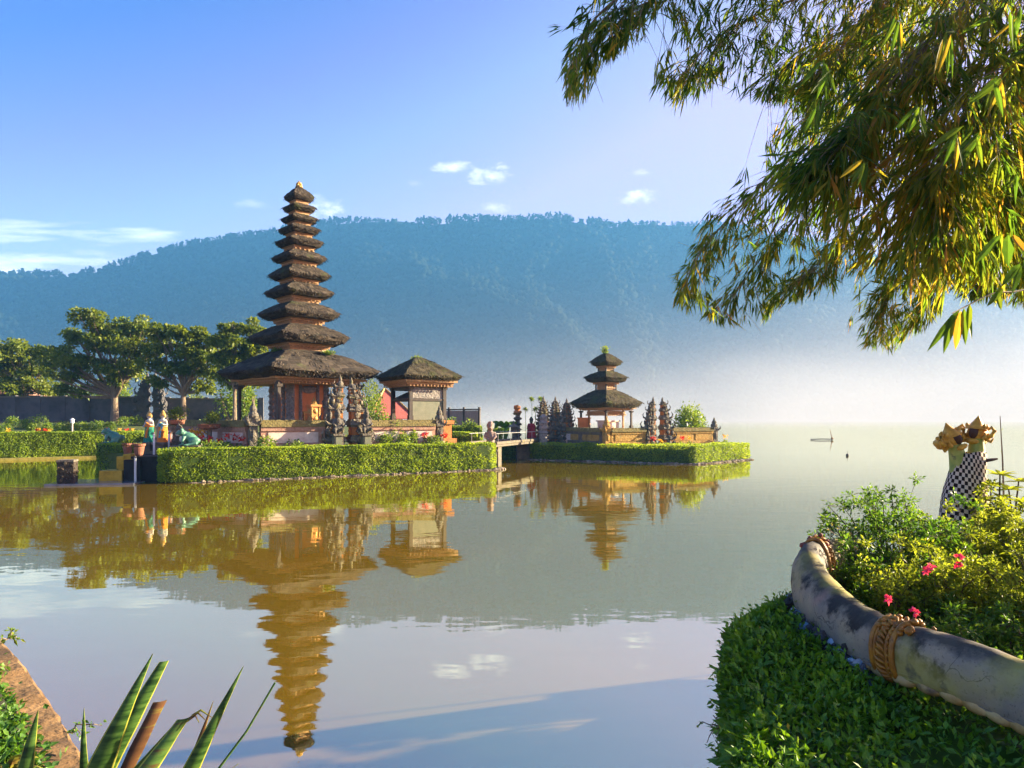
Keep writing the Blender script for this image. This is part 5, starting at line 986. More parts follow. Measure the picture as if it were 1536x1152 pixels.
# snake plant
m_snake = M("snake_plant_leaf", [(.20, (.010, .032, .008)), (.25, (.028, .075, .014)), (.29, (.065, .14, .025)), (.35, (.09, .165, .03)), (.40, (.10, .05, .02)), (.5, (.13, .06, .025)), (.60, (.26, .27, .03)), (.9, (.42, .42, .06))], scale=14, detail=3, stretch=(.6, .6, 4.5), tint=.62, rough=.45, spec=.2, transl=.12, tcol=1.5, bump=.15, bscale=40, bdist=.004)
sn = thing("snake_plant", "clump of upright variegated snake plant leaves at the lower left edge of the water", "plant", (-1.15, 1.9, BZ)); so = A(-1.15, 1.9, BZ)
def snake(tip, low, Y0, Y1, wpx, bend=0., tint=.12, cut=0., twist=.3, yl=1.):
    a, b = P(*tip, Y1), P(*low, Y0); d = b-a; b2 = a+d*((a[2]-BZ+.02)/max(1e-6, a[2]-b[2])); L = np.linalg.norm(b2-a); n = 26; s = np.linspace(0, 1, n); w = wpx*.80/FPX*Y0
    c = b2+(a-b2)*s[:, None]; c[:, 0] += bend*np.sin(s*math.pi)*L; c[:, 1] += .03*np.sin(s*math.pi*2)
    prof = np.clip(.45+1.2*s, 0, 1)*np.clip((1-s*(1-cut))/.26, 0, 1)**.8; prof[-1] = max(prof[-1], .03)
    ang = twist*(s-.3)+.25; sx = np.stack([np.cos(ang), np.sin(ang), 0*s], 1); ny = np.stack([-np.sin(ang), np.cos(ang), 0*s], 1); cols = (-1, -.86, -.4, 0, .4, .86, 1); R = []
    wav = 1+.05*np.sin(s*17+wpx)+rng.normal(0, .02, n)
    for u in cols: R.append(c+sx*(u*w*.5*prof*wav)[:, None]-ny*((1-u*u)*w*.16*prof)[:, None])
    R = np.stack(R, 1); mb = MB(); tt = np.tile(A(yl, tint, tint, tint, tint, yl), n-1); mb.rings(R, t=tt, cap=False, closed=False)
    R2 = R+ny[:, None]*.003; R2[:, 0] = R[:, 0]; R2[:, -1] = R[:, -1]; mb.rings(R2[:, ::-1], t=np.tile(A(yl, tint, tint, tint, tint, yl), n-1), cap=False, closed=False)
    o = obj("leaf", mb, m_snake, sn, smooth=True); o.location = -so; return o
snake((57, 1066), (47, 1152), 1.85, 1.85, 42, .0)
snake((126, 1062), (133, 1152), 2.0, 2.0, 21, .01)
snake((229, 981), (172, 1152), 1.9, 1.95, 46, -.035)
snake((246, 992), (200, 1110), 2.0, 2.05, 36, -.04, cut=.10)
snake((240, 1052), (196, 1152), 1.95, 2.0, 25, .0, tint=.45, cut=.35, yl=.5)
snake((275, 1078), (222, 1152), 1.85, 1.9, 44, .01, cut=.12, tint=.22)
snake((262, 1086), (200, 1152), 1.9, 1.9, 30, .03, tint=.2)
snake((365, 1000), (296, 1152), 1.95, 2.0, 33, -.012)
snake((320, 1052), (296, 1152), 1.98, 2.0, 18, -.02, tint=.5)
snake((358, 1146), (338, 1160), 1.9, 1.95, 26, 0)
snake((-4, 1095), (14, 1072), 1.8, 1.8, 14, .02, tint=.62, yl=.6) if False else None
st_ = MB(); a, b = P(418, 1030, 2.0), P(318, 1152, 1.95); b2 = a+(b-a)*((a[2]-BZ)/(a[2]-b[2])); s = np.linspace(0, 1, 9)[:, None]; c = b2+(a-b2)*s; c[:, 0] += .03*np.sin(s[:, 0]*3.1); c[-1] += A(-.012, 0, .012)
st_.tube(c, np.linspace(.006, .003, 9), 7, t=.2); o = obj("flower_stalk", st_, m_snake, sn, smooth=True); o.location = -so
dl = MB(); 
for k_ in range(3):
    p = P(280+k_*4, 1082-k_*4, 1.9); dl.tube([p, p+A(.02, .01, .012), p+A(.035+.01*k_, .0, -.004)], [.004, .003, .001], 5, t=.6)
o = obj("dried_tip", dl, m_snake, sn); o.location = -so
dp = thing("dead_leaf_plant", "withered brown strap leaf plant at the far left among the ground cover", "plant", (*P(10, 1100, 3.2)[:2], BZ)); m = 16; mb = MB(); mb.leaves(rng.normal(0, .02, (m, 3)), np.c_[rng.normal(.1, .5, m), rng.normal(0, .4, m), rng.uniform(.6, 1.2, m)], rng.normal(0, 1, (m, 3)), rng.uniform(.16, .34, m), .035, np.full(m, .62), detail=2, droop=.6); obj("foliage", mb, m_snake, dp)

# hedge mound at the right
m_fh = M("glossy_hedge_leaf", [(.05, (.022, .065, .005)), (.4, (.075, .18, .010)), (.7, (.14, .27, .014)), (.97, (.24, .35, .025))], scale=2.2, tint=.7, rough=.42, spec=.3, transl=.28, tcol=2.0)
FHP = resample(np.array([(.62, 1.7), (.92, 2.9), (1.25, 4.0), (1.50, 4.75), (1.85, 5.2), (2.35, 5.45), (3.0, 5.2), (3.35, 4.2), (3.3, 2.8), (2.6, 1.4), (1.4, 1.1), (.62, 1.7), (.92, 2.9)]), 97)[:-8]
fc = A(2.0, 3.4)
def mound(i, s, top=1.12):
    """i position round the footprint 0..1, s 0 foot .. .55 shoulder .. 1 centre"""
    f = i*(len(FHP)-1); k = np.clip(f.astype(int), 0, len(FHP)-2); b = FHP[k]+(FHP[k+1]-FHP[k])*(f-k)[:, None]
    a = np.clip((s-.42)/.2, 0, 1)*math.pi/2; r0 = .22
    d = norm(b-fc); L = np.linalg.norm(b-fc, axis=1)
    rad = np.where(s < .42, L, np.where(s < .62, L-r0*(1-np.cos(a)), (L-r0)*(1-np.clip((s-.62)/.38, 0, 1)**1.0)))
    z = np.where(s < .42, -.05+(top-r0+.05)*s/.42, top-r0+r0*np.sin(a))
    lump = (fbm(np.c_[(fc+d*rad[:, None])*1.7, z*2.2], 3, 12)-.5)*.22
    p = np.c_[fc+d*(rad+lump*.7)[:, None], z+lump*np.where(s > .5, .7, .1)]
    p[:, 2] += .13*np.clip((p[:, 1]-3.9)/1.2, 0, 1)*np.clip(p[:, 2]/1.1, 0, 1)
    nz_ = np.where(s < .42, .15, np.where(s < .62, np.sin(a), 1.)); return p, norm(np.c_[d*np.sqrt(1-np.clip(nz_, 0, .999)**2)[:, None], nz_])
I, S_ = np.meshgrid(np.linspace(0, 1, 90), np.linspace(0, 1, 30), indexing='ij'); Pm, Nm = mound(I.ravel(), S_.ravel()); mb = MB(); mb.rings((Pm-Nm*.07).reshape(90, 30, 3), t=0., cap=False, closed=False)
n = 42000; i = rng.random(n); s = rng.random(n)**.9; s = np.where(rng.random(n) < .42, s*.62, 1-.56*np.sqrt(rng.random(n))); Pm, Nm = mound(i, s); vis = (Pm[:, 0] > .5)
d = Nm*.45+rng.normal(0, .6, (n, 3))+A(-.1, -.1, .35); L = rng.uniform(.028, .06, n)*(1+.7*(rng.random(n) < .12))
mb.leaves(Pm-Nm*rng.uniform(-.02, .06, n)[:, None], d, Nm+rng.normal(0, .42, (n, 3))+A(0, 0, .35), L, L*rng.uniform(.40, .55, n), np.clip(.5+1.1*(fbm(Pm*2.3, 3, 31)-.5)+rng.normal(0, .17, n), 0, 1), detail=1, fold=.18)
m = 700; i = rng.random(m); s = rng.uniform(.1, .9, m); Pm, Nm = mound(i, s)     # shoots standing proud of the clipped surface
for q_ in range(5): mb.leaves(Pm+Nm*.02*q_, rng.normal(0, .6, (m, 3))+Nm*.8, Nm+rng.normal(0, .5, (m, 3)), rng.uniform(.03, .055, m), rng.uniform(.014, .024, m), np.clip(rng.normal(.72, .15, m), 0, 1), detail=1)
hg = tag(obj("leafy_hedge", mb, m_fh, origin=A(fc[0], fc[1], 0)), "rounded dark green leafy hedge below the stone serpent in the right foreground", "hedge")
m = 36; i = rng.random(m); s = rng.uniform(.2, .85, m); Pm, Nm = mound(i, s); mb = MB(); mb.leaves(Pm+Nm*.03, rng.normal(0, 1, (m, 3)), Nm, rng.uniform(.02, .035, m), .022, rng.random(m), detail=1); o = obj("blossom", mb, m_yel, hg); o.location = -A(fc[0], fc[1], 0)
mb = MB(); n = 26
p = P(1072, 1094, 3.75); sprig("tiny bare twig sticking out of the hedge's left face over the water", (p[0]+.03, p[1], p[2]), [(-.10, 0, .03), (-.05, 0, .09), (-.06, .02, -.06)], 16, .03, 5, m_fh, "hedge_twig", "twig")

# stone serpent body
m_serp = M("weathered_white_stone", [(.15, (.08, .068, .052)), (.40, (.22, .19, .145)), (.65, (.36, .285, .165)), (.95, (.50, .41, .26))], scale=3.2, detail=9, rough=.75, spec=.35, bump=.55, bscale=18, bdist=.012, patch=((.016, .014, .011), 2.6, .52, .58))
m_serp.node_tree.nodes  # noqa
def extra_patch(m, pc, ps, lo, hi, off):
    t = m.node_tree; b = next(n for n in t.nodes if n.type == 'BSDF_PRINCIPLED'); src = b.inputs['Base Color'].links[0].from_socket
    co = nd(t, 'ShaderNodeTexCoord'); mp = nd(t, 'ShaderNodeMapping'); mp.inputs['Location'].default_value = off; t.links.new(co.outputs['Object'], mp.inputs[0])
    n2 = nd(t, 'ShaderNodeTexNoise'); n2.inputs['Scale'].default_value = ps; n2.inputs['Detail'].default_value = 8; t.links.new(mp.outputs[0], n2.inputs['Vector'])
    mr = nd(t, 'ShaderNodeMapRange'); mr.inputs[1].default_value = lo; mr.inputs[2].default_value = hi; mr.inputs[4].default_value = .75; t.links.new(n2.outputs[0], mr.inputs[0])
    mx = nd(t, 'ShaderNodeMix', data_type='RGBA'); t.links.new(mr.outputs[0], mx.inputs[0]); t.links.new(src, mx.inputs[6]); mx.inputs[7].default_value = (*pc, 1); t.links.new(mx.outputs[2], b.inputs['Base Color'])
def top_mould(m):
    t = m.node_tree; b = next(n for n in t.nodes if n.type == 'BSDF_PRINCIPLED'); src = b.inputs['Base Color'].links[0].from_socket; ge = nd(t, 'ShaderNodeNewGeometry'); s = nd(t, 'ShaderNodeSeparateXYZ'); t.links.new(ge.outputs['Normal'], s.inputs[0])
    n2 = nd(t, 'ShaderNodeTexNoise'); n2.inputs['Scale'].default_value = 4.5; n2.inputs['Detail'].default_value = 9; n2.inputs['Roughness'].default_value = .7; co = nd(t, 'ShaderNodeTexCoord'); t.links.new(co.outputs['Object'], n2.inputs['Vector'])
    mr = nd(t, 'ShaderNodeMapRange'); mr.inputs[1].default_value = .68; mr.inputs[2].default_value = .90; mr.inputs[4].default_value = .85; t.links.new(mth(t, 'ADD', mth(t, 'MULTIPLY', s.outputs['Z'], .55), mth(t, 'MULTIPLY', n2.outputs[0], .95)), mr.inputs[0])
    mx = nd(t, 'ShaderNodeMix', data_type='RGBA'); t.links.new(mr.outputs[0], mx.inputs[0]); t.links.new(src, mx.inputs[6]); mx.inputs[7].default_value = (.035, .03, .022, 1); t.links.new(mx.outputs[2], b.inputs['Base Color'])
def cracks(m):
    t = m.node_tree; b = next(n for n in t.nodes if n.type == 'BSDF_PRINCIPLED'); src = b.inputs['Base Color'].links[0].from_socket; co = nd(t, 'ShaderNodeTexCoord'); n0 = nd(t, 'ShaderNodeTexNoise'); n0.inputs['Scale'].default_value = 6; n0.inputs['Detail'].default_value = 6; t.links.new(co.outputs['Object'], n0.inputs['Vector'])
    ad = nd(t, 'ShaderNodeMix', data_type='RGBA', blend_type='LINEAR_LIGHT'); ad.inputs[0].default_value = .10; t.links.new(co.outputs['Object'], ad.inputs[6]); t.links.new(n0.outputs['Color'], ad.inputs[7])
    v = nd(t, 'ShaderNodeTexVoronoi', feature='DISTANCE_TO_EDGE'); v.inputs['Scale'].default_value = 3.1; t.links.new(ad.outputs[2], v.inputs['Vector']); mr = nd(t, 'ShaderNodeMapRange'); mr.inputs[1].default_value = .002; mr.inputs[2].default_value = .012; mr.inputs[3].default_value = .8; mr.inputs[4].default_value = 0; t.links.new(v.outputs['Distance'], mr.inputs[0])
    n1 = nd(t, 'ShaderNodeTexNoise'); n1.inputs['Scale'].default_value = 2.2; t.links.new(co.outputs['Object'], n1.inputs['Vector']); g_ = nd(t, 'ShaderNodeMapRange'); g_.inputs[1].default_value = .46; g_.inputs[2].default_value = .56; t.links.new(n1.outputs[0], g_.inputs[0])
    mx = nd(t, 'ShaderNodeMix', data_type='RGBA'); t.links.new(mth(t, 'MULTIPLY', mr.outputs[0], g_.outputs[0]), mx.inputs[0]); t.links.new(src, mx.inputs[6]); mx.inputs[7].default_value = (.03, .025, .02, 1); t.links.new(mx.outputs[2], b.inputs['Base Color'])
    fine = nd(t, 'ShaderNodeTexNoise'); fine.inputs['Scale'].default_value = 70; fine.inputs['Detail'].default_value = 6; t.links.new(co.outputs['Object'], fine.inputs['Vector']); src = b.inputs['Base Color'].links[0].from_socket
    sp_ = nd(t, 'ShaderNodeMapRange'); sp_.inputs[1].default_value = .60; sp_.inputs[2].default_value = .70; sp_.inputs[4].default_value = .7; t.links.new(fine.outputs[0], sp_.inputs[0]); mx = nd(t, 'ShaderNodeMix', data_type='RGBA'); t.links.new(sp_.outputs[0], mx.inputs[0]); t.links.new(src, mx.inputs[6]); mx.inputs[7].default_value = (.07, .06, .045, 1); t.links.new(mx.outputs[2], b.inputs['Base Color'])
cracks(m_serp)
top_mould(m_serp); cracks(m_conc)
extra_patch(m_serp, (.36, .31, .06), 1.9, .50, .64, (5, 2, 1)); extra_patch(m_serp, (.40, .24, .17), 2.8, .60, .72, (1, 7, 3)); extra_patch(m_serp, (.05, .045, .04), 7, .60, .70, (3, 3, 9))
m_gilt = M("old_gold_paint", [(.2, (.07, .025, .004)), (.5, (.31, .125, .010)), (.85, (.54, .27, .025))], scale=16, rough=.5, spec=.4, bump=.3, bscale=50, bdist=.006, patch=((.05, .03, .02), 9, .58, .7))
m_mosaic = M("blue_white_mosaic_crust", [(.1, (.03, .028, .025)), (.35, (.10, .09, .08)), (.55, (.16, .22, .28)), (.72, (.20, .36, .48)), (.9, (.55, .56, .54))], scale=9, detail=4, tint=.75, rough=.7, bump=.8, bscale=25, bdist=.02)
se = thing("stone_serpent", "weathered white stone serpent body with a gold band lying on the right hand hedge", "sculpture", (*P(1340, 980, 3.9)[:2], 1.25)); sp0 = A(*se.location)
path = resample(np.array([P(1760, 1150, 2.6), P(1640, 1085, 2.9), P(1536, 1042, 3.22), P(1440, 1004, 3.52), P(1345, 975, 3.9), P(1290, 948, 4.25), P(1250, 918, 4.58), P(1222, 890, 4.9), P(1214, 868, 5.18), P(1228, 856, 5.45), P(1262, 850, 5.75)]), 80)
def frames(pt):
    tg = norm(np.gradient(pt, axis=0)); X = norm(np.cross(tg, A(0, 0, 1))); X = np.where((X[:, :1] > 0), -X, X); return tg, X, np.cross(X, tg)*np.where(np.cross(X, tg)[:, 2:] > 0, 1, -1)
tg, X, Zv = frames(path); rr = np.interp(np.linspace(0, 1, 80), [0, .3, .42, .6, .72, .85, 1], [.130, .134, .136, .142, .145, .12, .10]); zsc = np.interp(np.linspace(0, 1, 80), [0, .55, .72, .82, 1], [1.02, 1.05, 1.25, 1.75, 2.0])
an = np.linspace(0, 2*math.pi, 29)[:-1]
cs = np.stack([np.sign(np.cos(an))*abs(np.cos(an))**.62, np.sign(np.sin(an))*abs(np.sin(an))**.92], 1); cs[:, 1] += .16*np.clip(np.sin(an), 0, 1)**14; cs[:, 0] += np.where(np.sin(an) < -.45, .06*np.sign(np.cos(an)), 0)                     # X (towards the water), Z
sc = np.ones(28); low = (an > math.pi*1.22) & (an < math.pi*1.5) ; 
R = path[:, None]+X[:, None]*(cs[:, 0]*.92)[None, :, None]*rr[:, None, None]+Zv[:, None]*cs[:, 1][None, :, None]*(rr*zsc)[:, None, None]
R += rng.normal(0, .0018, R.shape); R += X[:, None]*((fbm(R.reshape(-1, 3)*7, 3, 3)-.5)*.03).reshape(80, 28, 1)
mb = MB(); mb.rings(R); o = obj("serpent_body", mb, m_serp, se, smooth=True); o.location = -sp0
def shp(a):
    c, s_ = math.cos(a), math.sin(a); return math.copysign(abs(c)**.62, c), math.copysign(abs(s_)**.92, s_)+.16*max(0, s_)**14
def onb(k, a, f=1.): return path[k]+X[k]*shp(a)[0]*rr[k]*.92*f+Zv[k]*shp(a)[1]*rr[k]*zsc[k]*f
mb = MB()
for a, w_ in ((-.80, .013), (-.66, .006), (-.58, .004)):
    mb.tube([onb(k, a, 1.0) for k in range(0, 62, 2)], w_, 7)
o = obj("side_moulding", mb, m_serp, se); o.location = -sp0
mb = MB()
for k in range(2, 38, 3):                                                                     # belly plates
    p = onb(k, -1.0, 1.0); ax = Matrix((X[k], tg[k], Zv[k])).transposed(); mb.ball(p, (.035, .085, .036), 9, 7, rot=ax, t=rng.random())
o = obj("belly_scales", mb, M("cream_gold_scale", [(.3, (.30, .16, .03)), (.7, (.58, .42, .17))], scale=9, rough=.5, patch=((.07, .06, .05), 6, .55, .7)), se, smooth=True); o.location = -sp0
mb = MB(); nb = int(80*.40)
def bandmesh(kc, half, mb):
    for dk, rad, f in ((-half, .016, 1.06), (half, .016, 1.06), (-half*.55, .009, 1.08), (half*.62, .008, 1.07)):
        k = kc+dk; i = int(math.floor(k)); fr = k-i; c = path[i]*(1-fr)+path[i+1]*fr
        ring = [c+X[kc]*shp(a)[0]*rr[kc]*.92*f+Zv[kc]*shp(a)[1]*rr[kc]*zsc[kc]*f for a in np.linspace(0, 2*math.pi, 41)]
        mb.tube(ring, rad, 7)
    ww = np.linalg.norm(path[kc+1]-path[kc])*half
    Rr = np.array([[path[kc]+tg[kc]*u*ww+X[kc]*shp(a)[0]*rr[kc]*.92*1.05+Zv[kc]*shp(a)[1]*rr[kc]*zsc[kc]*1.05 for a in np.linspace(0, 2*math.pi, 41)[:-1]] for u in (-1, -.5, 0, .5, 1)]); mb.rings(Rr, cap=False)
    for a in np.linspace(0, 2*math.pi, 30)[:-1]:                                             # curled leaves along the band
        c = path[kc]+X[kc]*shp(a)[0]*rr[kc]*.92*1.08+Zv[kc]*shp(a)[1]*rr[kc]*zsc[kc]*1.08; out = norm(c-path[kc]); tt = np.cross(tg[kc], out)
        mb.tube([c-tg[kc]*ww*.38-tt*.012, c+out*.012-tg[kc]*ww*.05+tt*.004, c+out*.004+tg[kc]*ww*.45+tt*.020], [.006, .013, .004], 6)
        mb.ball(c-tg[kc]*ww*.75, .010, 6, 5)
bandmesh(31, 1.55, mb); o = obj("gold_band", mb, m_gilt, se, smooth=True); o.location = -sp0
mb = MB(); bandmesh(70, 1.3, mb); o = obj("gold_band", mb, m_gilt, se, smooth=True); o.location = -sp0
for kc, m_, seed, nm in ((31, m_gilt, 1, "band_crest"), (71, M("dull_red_paint", [(.3, (.12, .03, .025)), (.7, (.30, .09, .06))], scale=12, rough=.7), 2, "tail_crest")):
    mb = MB(); r = np.random.default_rng(seed)
    for q_ in range(26 if kc < 50 else 16):
        a = math.pi/2+r.uniform(-.75, .75); k = min(78, max(0, int(kc+r.uniform(-2.4, 2.4)))); c = onb(k, a, 1.05+r.uniform(0, .12)); mb.ball(c, (r.uniform(.012, .026),)*2+(r.uniform(.010, .022),), 8, 6, t=r.random(), jit=.15)
    o = obj(nm, mb, m_, se, smooth=True); o.location = -sp0
mb = MB(); r = np.random.default_rng(9)
for q_ in range(620):
    k = int(r.uniform(34, 72)); a = -.45-r.uniform(0, .9); c = onb(k, a, 1.0+r.uniform(0, .30)); c[2] -= r.uniform(0, .10); mb.ball(c, (r.uniform(.012, .05), r.uniform(.012, .05), r.uniform(.012, .035)), 7, 5, t=r.random()**2.3, jit=.3)
o = obj("mosaic_crust", mb, m_mosaic, se); o.location = -sp0

# shrubs behind the serpent
m_az = M("azalea_leaf", [(.05, (.05, .085, .008)), (.4, (.15, .20, .016)), (.75, (.20, .26, .035)), (1, (.32, .33, .07))], scale=1.5, tint=.7, rough=.45, spec=.25, transl=.52, tcol=1.9)
m_azd = M("dark_azalea_leaf", [(.05, (.018, .06, .007)), (.5, (.06, .14, .014)), (.9, (.14, .23, .025)), (1, (.26, .31, .04))], scale=1.5, tint=.7, rough=.42, spec=.3, transl=.48, tcol=2.0)
m_twig = M("brown_twig", [(.3, (.05, .03, .018)), (.7, (.14, .09, .05))], scale=20, rough=.9)
def azalea(lab, x, y, r_x, h, n, L, seed, mat, flowers=(), name="azalea_bush", Wd=.42):
    r = np.random.default_rng(seed); t = thing(name, lab, "bush", (x, y, BZ), 0, "bushes behind the stone serpent"); b, mb = MB(), MB(); ns = 46
    T_ = []
    for k in range(ns):
        a = r.uniform(0, 6.28); e = r.uniform(.1, 1)**.6; tip = A(math.cos(a)*r_x*e, math.sin(a)*r_x*e, h*(r.uniform(.5, 1.0)*(1-.35*e**2))); s = np.linspace(0, 1, 6)[:, None]; root = A(math.cos(a)*.1*r_x, math.sin(a)*.1*r_x, -.05)
        pts = root+(tip-root)*s+A(0, 0, .18*h)*np.sin(s*math.pi)*(1-e*.3)+r.normal(0, .015, (6, 3))*s; b.tube(pts, np.linspace(.010, .0025, 6), 5); T_.append(pts)
        for q_ in range(4):
            p0 = pts[r.integers(2, 6)]; p1 = p0+r.normal(0, .10, 3)+A(0, 0, .07); b.tube([p0, (p0+p1)/2+r.normal(0, .01, 3), p1], [.003, .002, .0012], 4); T_.append(np.array([p0, p0+(p1-p0)*.4, p0+(p1-p0)*.7, p1, p1, p1]))
    obj("stem", b, m_twig, t)
    per = int(n*1.5)//(len(T_)*2); L = L*1.22; 
    for pts in T_:
        for q_ in range(2):
            c = pts[-1-q_*r.integers(0, 3)]; k = per; d = norm(r.normal(0, 1, (k, 3))+A(0, 0, .35)); off = r.uniform(0, .055, (k, 1))
            mb.leaves(c+d*off, d+r.normal(0, .3, (k, 3)), A(0, 0, .8)+r.normal(0, .5, (k, 3)), r.uniform(.6, 1.25, k)*L, r.uniform(.8, 1.2, k)*L*Wd, np.clip(r.normal(.5, .2)+r.normal(0, .15, k), 0, 1), detail=1, fold=.2)
    obj("foliage", mb, mat, t)
    for f in flowers:
        c = A(*f)-A(x, y, BZ); mb = MB(); k = 16; d = norm(r.normal(0, 1, (k, 3))+A(-.2, -.6, .4)); mb.leaves(np.tile(c, (k, 1))+d*.006, d, r.normal(0, 1, (k, 3)), r.uniform(.022, .036, k), .024, r.random(k), detail=1); obj("blossom", mb, m_pink, t)
    return t
azalea("dark leaved azalea bush spreading between the serpent's tail and the lake", 2.78, 5.35, .50, .72, 5200, .034, 1, m_azd)
azalea("azalea bush with dark green crown rising left of the chequered statue", 3.35, 5.95, .68, 1.16, 6500, .034, 2, m_azd)
azalea("sunlit yellow green azalea bush with pink blossoms behind the gold band", 3.1, 4.95, .58, .74, 6500, .032, 3, m_az, [P(1387, 856, 4.55), P(1396, 850, 4.55), P(1439, 836, 4.7), P(1437, 846, 4.7)])
azalea("low bright green azalea hugging the serpent right behind the gold band", 2.92, 4.25, .46, .52, 5200, .034, 4, m_azd, [P(1333, 899, 4.3), P(1372, 918, 4.15)])
azalea("low leafy azalea at the right edge just behind the serpent", 3.1, 3.55, .45, .50, 4500, .036, 5, m_azd)
azalea("sunlit azalea bush at the right edge in front of the taller bushes", 3.75, 4.75, .72, .86, 7500, .032, 6, m_az)
azalea("tall sunlit bush below the chequered statue", 4.15, 5.9, .80, .80, 7500, .036, 7, m_az)
azalea("tallest sunlit bush at the right edge behind the other bushes", 5.2, 6.3, .90, 1.12, 8000, .042, 8, m_az)
azalea("sunlit bush at the right edge in the middle of the bushes", 4.7, 5.3, .85, 1.06, 7500, .036, 9, m_az)
# broad leaved shrub with leaf rosettes
t = thing("broad_leaved_shrub", "shrub with large glossy leaf rosettes right of the chequered statue", "bush", (5.0, 7.0, BZ)); r = np.random.default_rng(3); b, mb = MB(), MB()
for px, py in ((1500, 706), (1487, 722), (1513, 728), (1528, 716), (1502, 742), (1534, 745), (1478, 744)):
    c = P(px, py+6, 7.0+r.uniform(-.25, .25))-A(5.0, 7.0, BZ); b.tube([(r.normal(0, .1), r.normal(0, .1), 0), c*.55+r.normal(0, .04, 3), c], [.015, .012, .007], 6)
    k = 13; a = np.linspace(0, 6.28, k)+r.uniform(0, .4, k); mb.leaves(np.tile(c, (k, 1)), np.stack([np.cos(a), np.sin(a), r.uniform(.1, .8, k)], 1), np.stack([-np.cos(a)*.5, -np.sin(a)*.5, np.ones(k)], 1), r.uniform(.11, .19, k), r.uniform(.04, .06, k), r.uniform(.3, 1, k), detail=2, droop=.25)
obj("stem", b, m_twig, t); obj("foliage", mb, m_az, t)
p = P(1262, 800, 5.6); t = sprig("pale yellow wispy twig plant leaning over the water beside the azaleas", (p[0]+.18, p[1], 1.42), [(-.30, 0, .26), (-.22, .05, .30), (-.36, -.05, .12), (-.1, 0, .26), (-.25, 0, .16)], 90, .022, 8, M("pale_yellow_leaf", [(.3, (.42, .36, .10)), (.7, (.62, .54, .20))], tint=.6, rough=.5, transl=.4, tcol=1.3), "wispy_plant")
p = P(1362, 860, 5.0); t = thing("strap_leaved_plant", "arching yellowed strap leaves standing out of the azaleas", "plant", (p[0], p[1], 1.0)); m = 9; mb = MB(); a = np.linspace(-.6, .9, m); mb.leaves(np.tile(A(0, 0, .40), (m, 1))+rng.normal(0, .01, (m, 3)), np.stack([np.sin(a)*1.0, -.2+0*a, np.cos(a)*.8], 1), np.tile(A(0, -.4, 1), (m, 1)), rng.uniform(.14, .24, m), .03, rng.uniform(.4, 1, m), detail=2, droop=.4); obj("foliage", mb, m_az, t); b = MB(); b.tube([(0, 0, -.1), (.01, 0, .2), (0, 0, .42)], [.01, .008, .006], 6); obj("stem", b, m_twig, t)

# two headed serpent statue in a chequered cloth
def checker():
    m = bpy.data.materials.new("chequered_cloth"); m.use_nodes = True; t = m.node_tree; b = t.nodes['Principled BSDF']; co = nd(t, 'ShaderNodeTexCoord'); s = nd(t, 'ShaderNodeSeparateXYZ'); t.links.new(co.outputs['Object'], s.inputs[0])
    a = mth(t, 'MULTIPLY', mth(t, 'ARCTAN2', s.outputs['Y'], s.outputs['X']), 36/6.28318); z = mth(t, 'MULTIPLY', mth(t, 'ADD', s.outputs['Z'], mth(t, 'MULTIPLY', s.outputs['X'], .22)), 1/.043)
    par = mth(t, 'PINGPONG', mth(t, 'ADD', mth(t, 'FLOOR', a), mth(t, 'FLOOR', z)), 1); mx = nd(t, 'ShaderNodeMix', data_type='RGBA'); t.links.new(par, mx.inputs[0]); mx.inputs[6].default_value = (.025, .016, .014, 1); mx.inputs[7].default_value = (.66, .55, .42, 1)
    t.links.new(mx.outputs[2], b.inputs['Base Color']); b.inputs['Roughness'].default_value = .95; b.inputs['Specular IOR Level'].default_value = .1; return m
NY = 7.4; nb_ = P(1446, 770, NY); ng = thing("serpent_statue", "two headed serpent statue wrapped in a black and white chequered cloth among the bushes", "statue", (nb_[0], NY, BZ)); zb_ = BZ
loc = lambda px, py, dy=0.: P(px, py, NY+dy)-A(nb_[0], NY, BZ)
m_neck = M("green_yellow_paint", [(.25, (.12, .22, .04)), (.5, (.34, .38, .08)), (.8, (.58, .54, .20))], scale=7, rough=.5, spec=.4, patch=((.10, .10, .05), 9, .58, .7))
m_og = M("orange_gold_paint", [(.2, (.36, .14, .02)), (.6, (.70, .40, .06)), (.9, (.78, .54, .14))], scale=18, rough=.5, bump=.4, bscale=40, bdist=.006)
m_hair = M("dark_maroon_paint", [(.3, (.04, .015, .015)), (.7, (.10, .05, .04))], scale=10, rough=.6)
b = MB(); b.box((0, 0, .2), (.6, .5, .4)); obj("pedestal", b, m_stone, ng)
hl, hr = loc(1429, 660), loc(1464, 651)
for nm, h_, x_ in (("neck", hl, -.04), ("neck", hr, .07)):
    b = MB(); s = np.linspace(0, 1, 12)[:, None]; p0, p1 = A(x_, 0, .35), h_+A(0, -.01, -.02); mid = A((x_+h_[0])/2+(.10 if h_ is hl else .05), .02, (.35+h_[2])/2+.25); pts = (1-s)**2*p0+2*s*(1-s)*mid+s*s*p1; b.tube(pts, np.linspace(.15, .062, 12), 14); obj(nm, b, m_neck, ng, smooth=True)
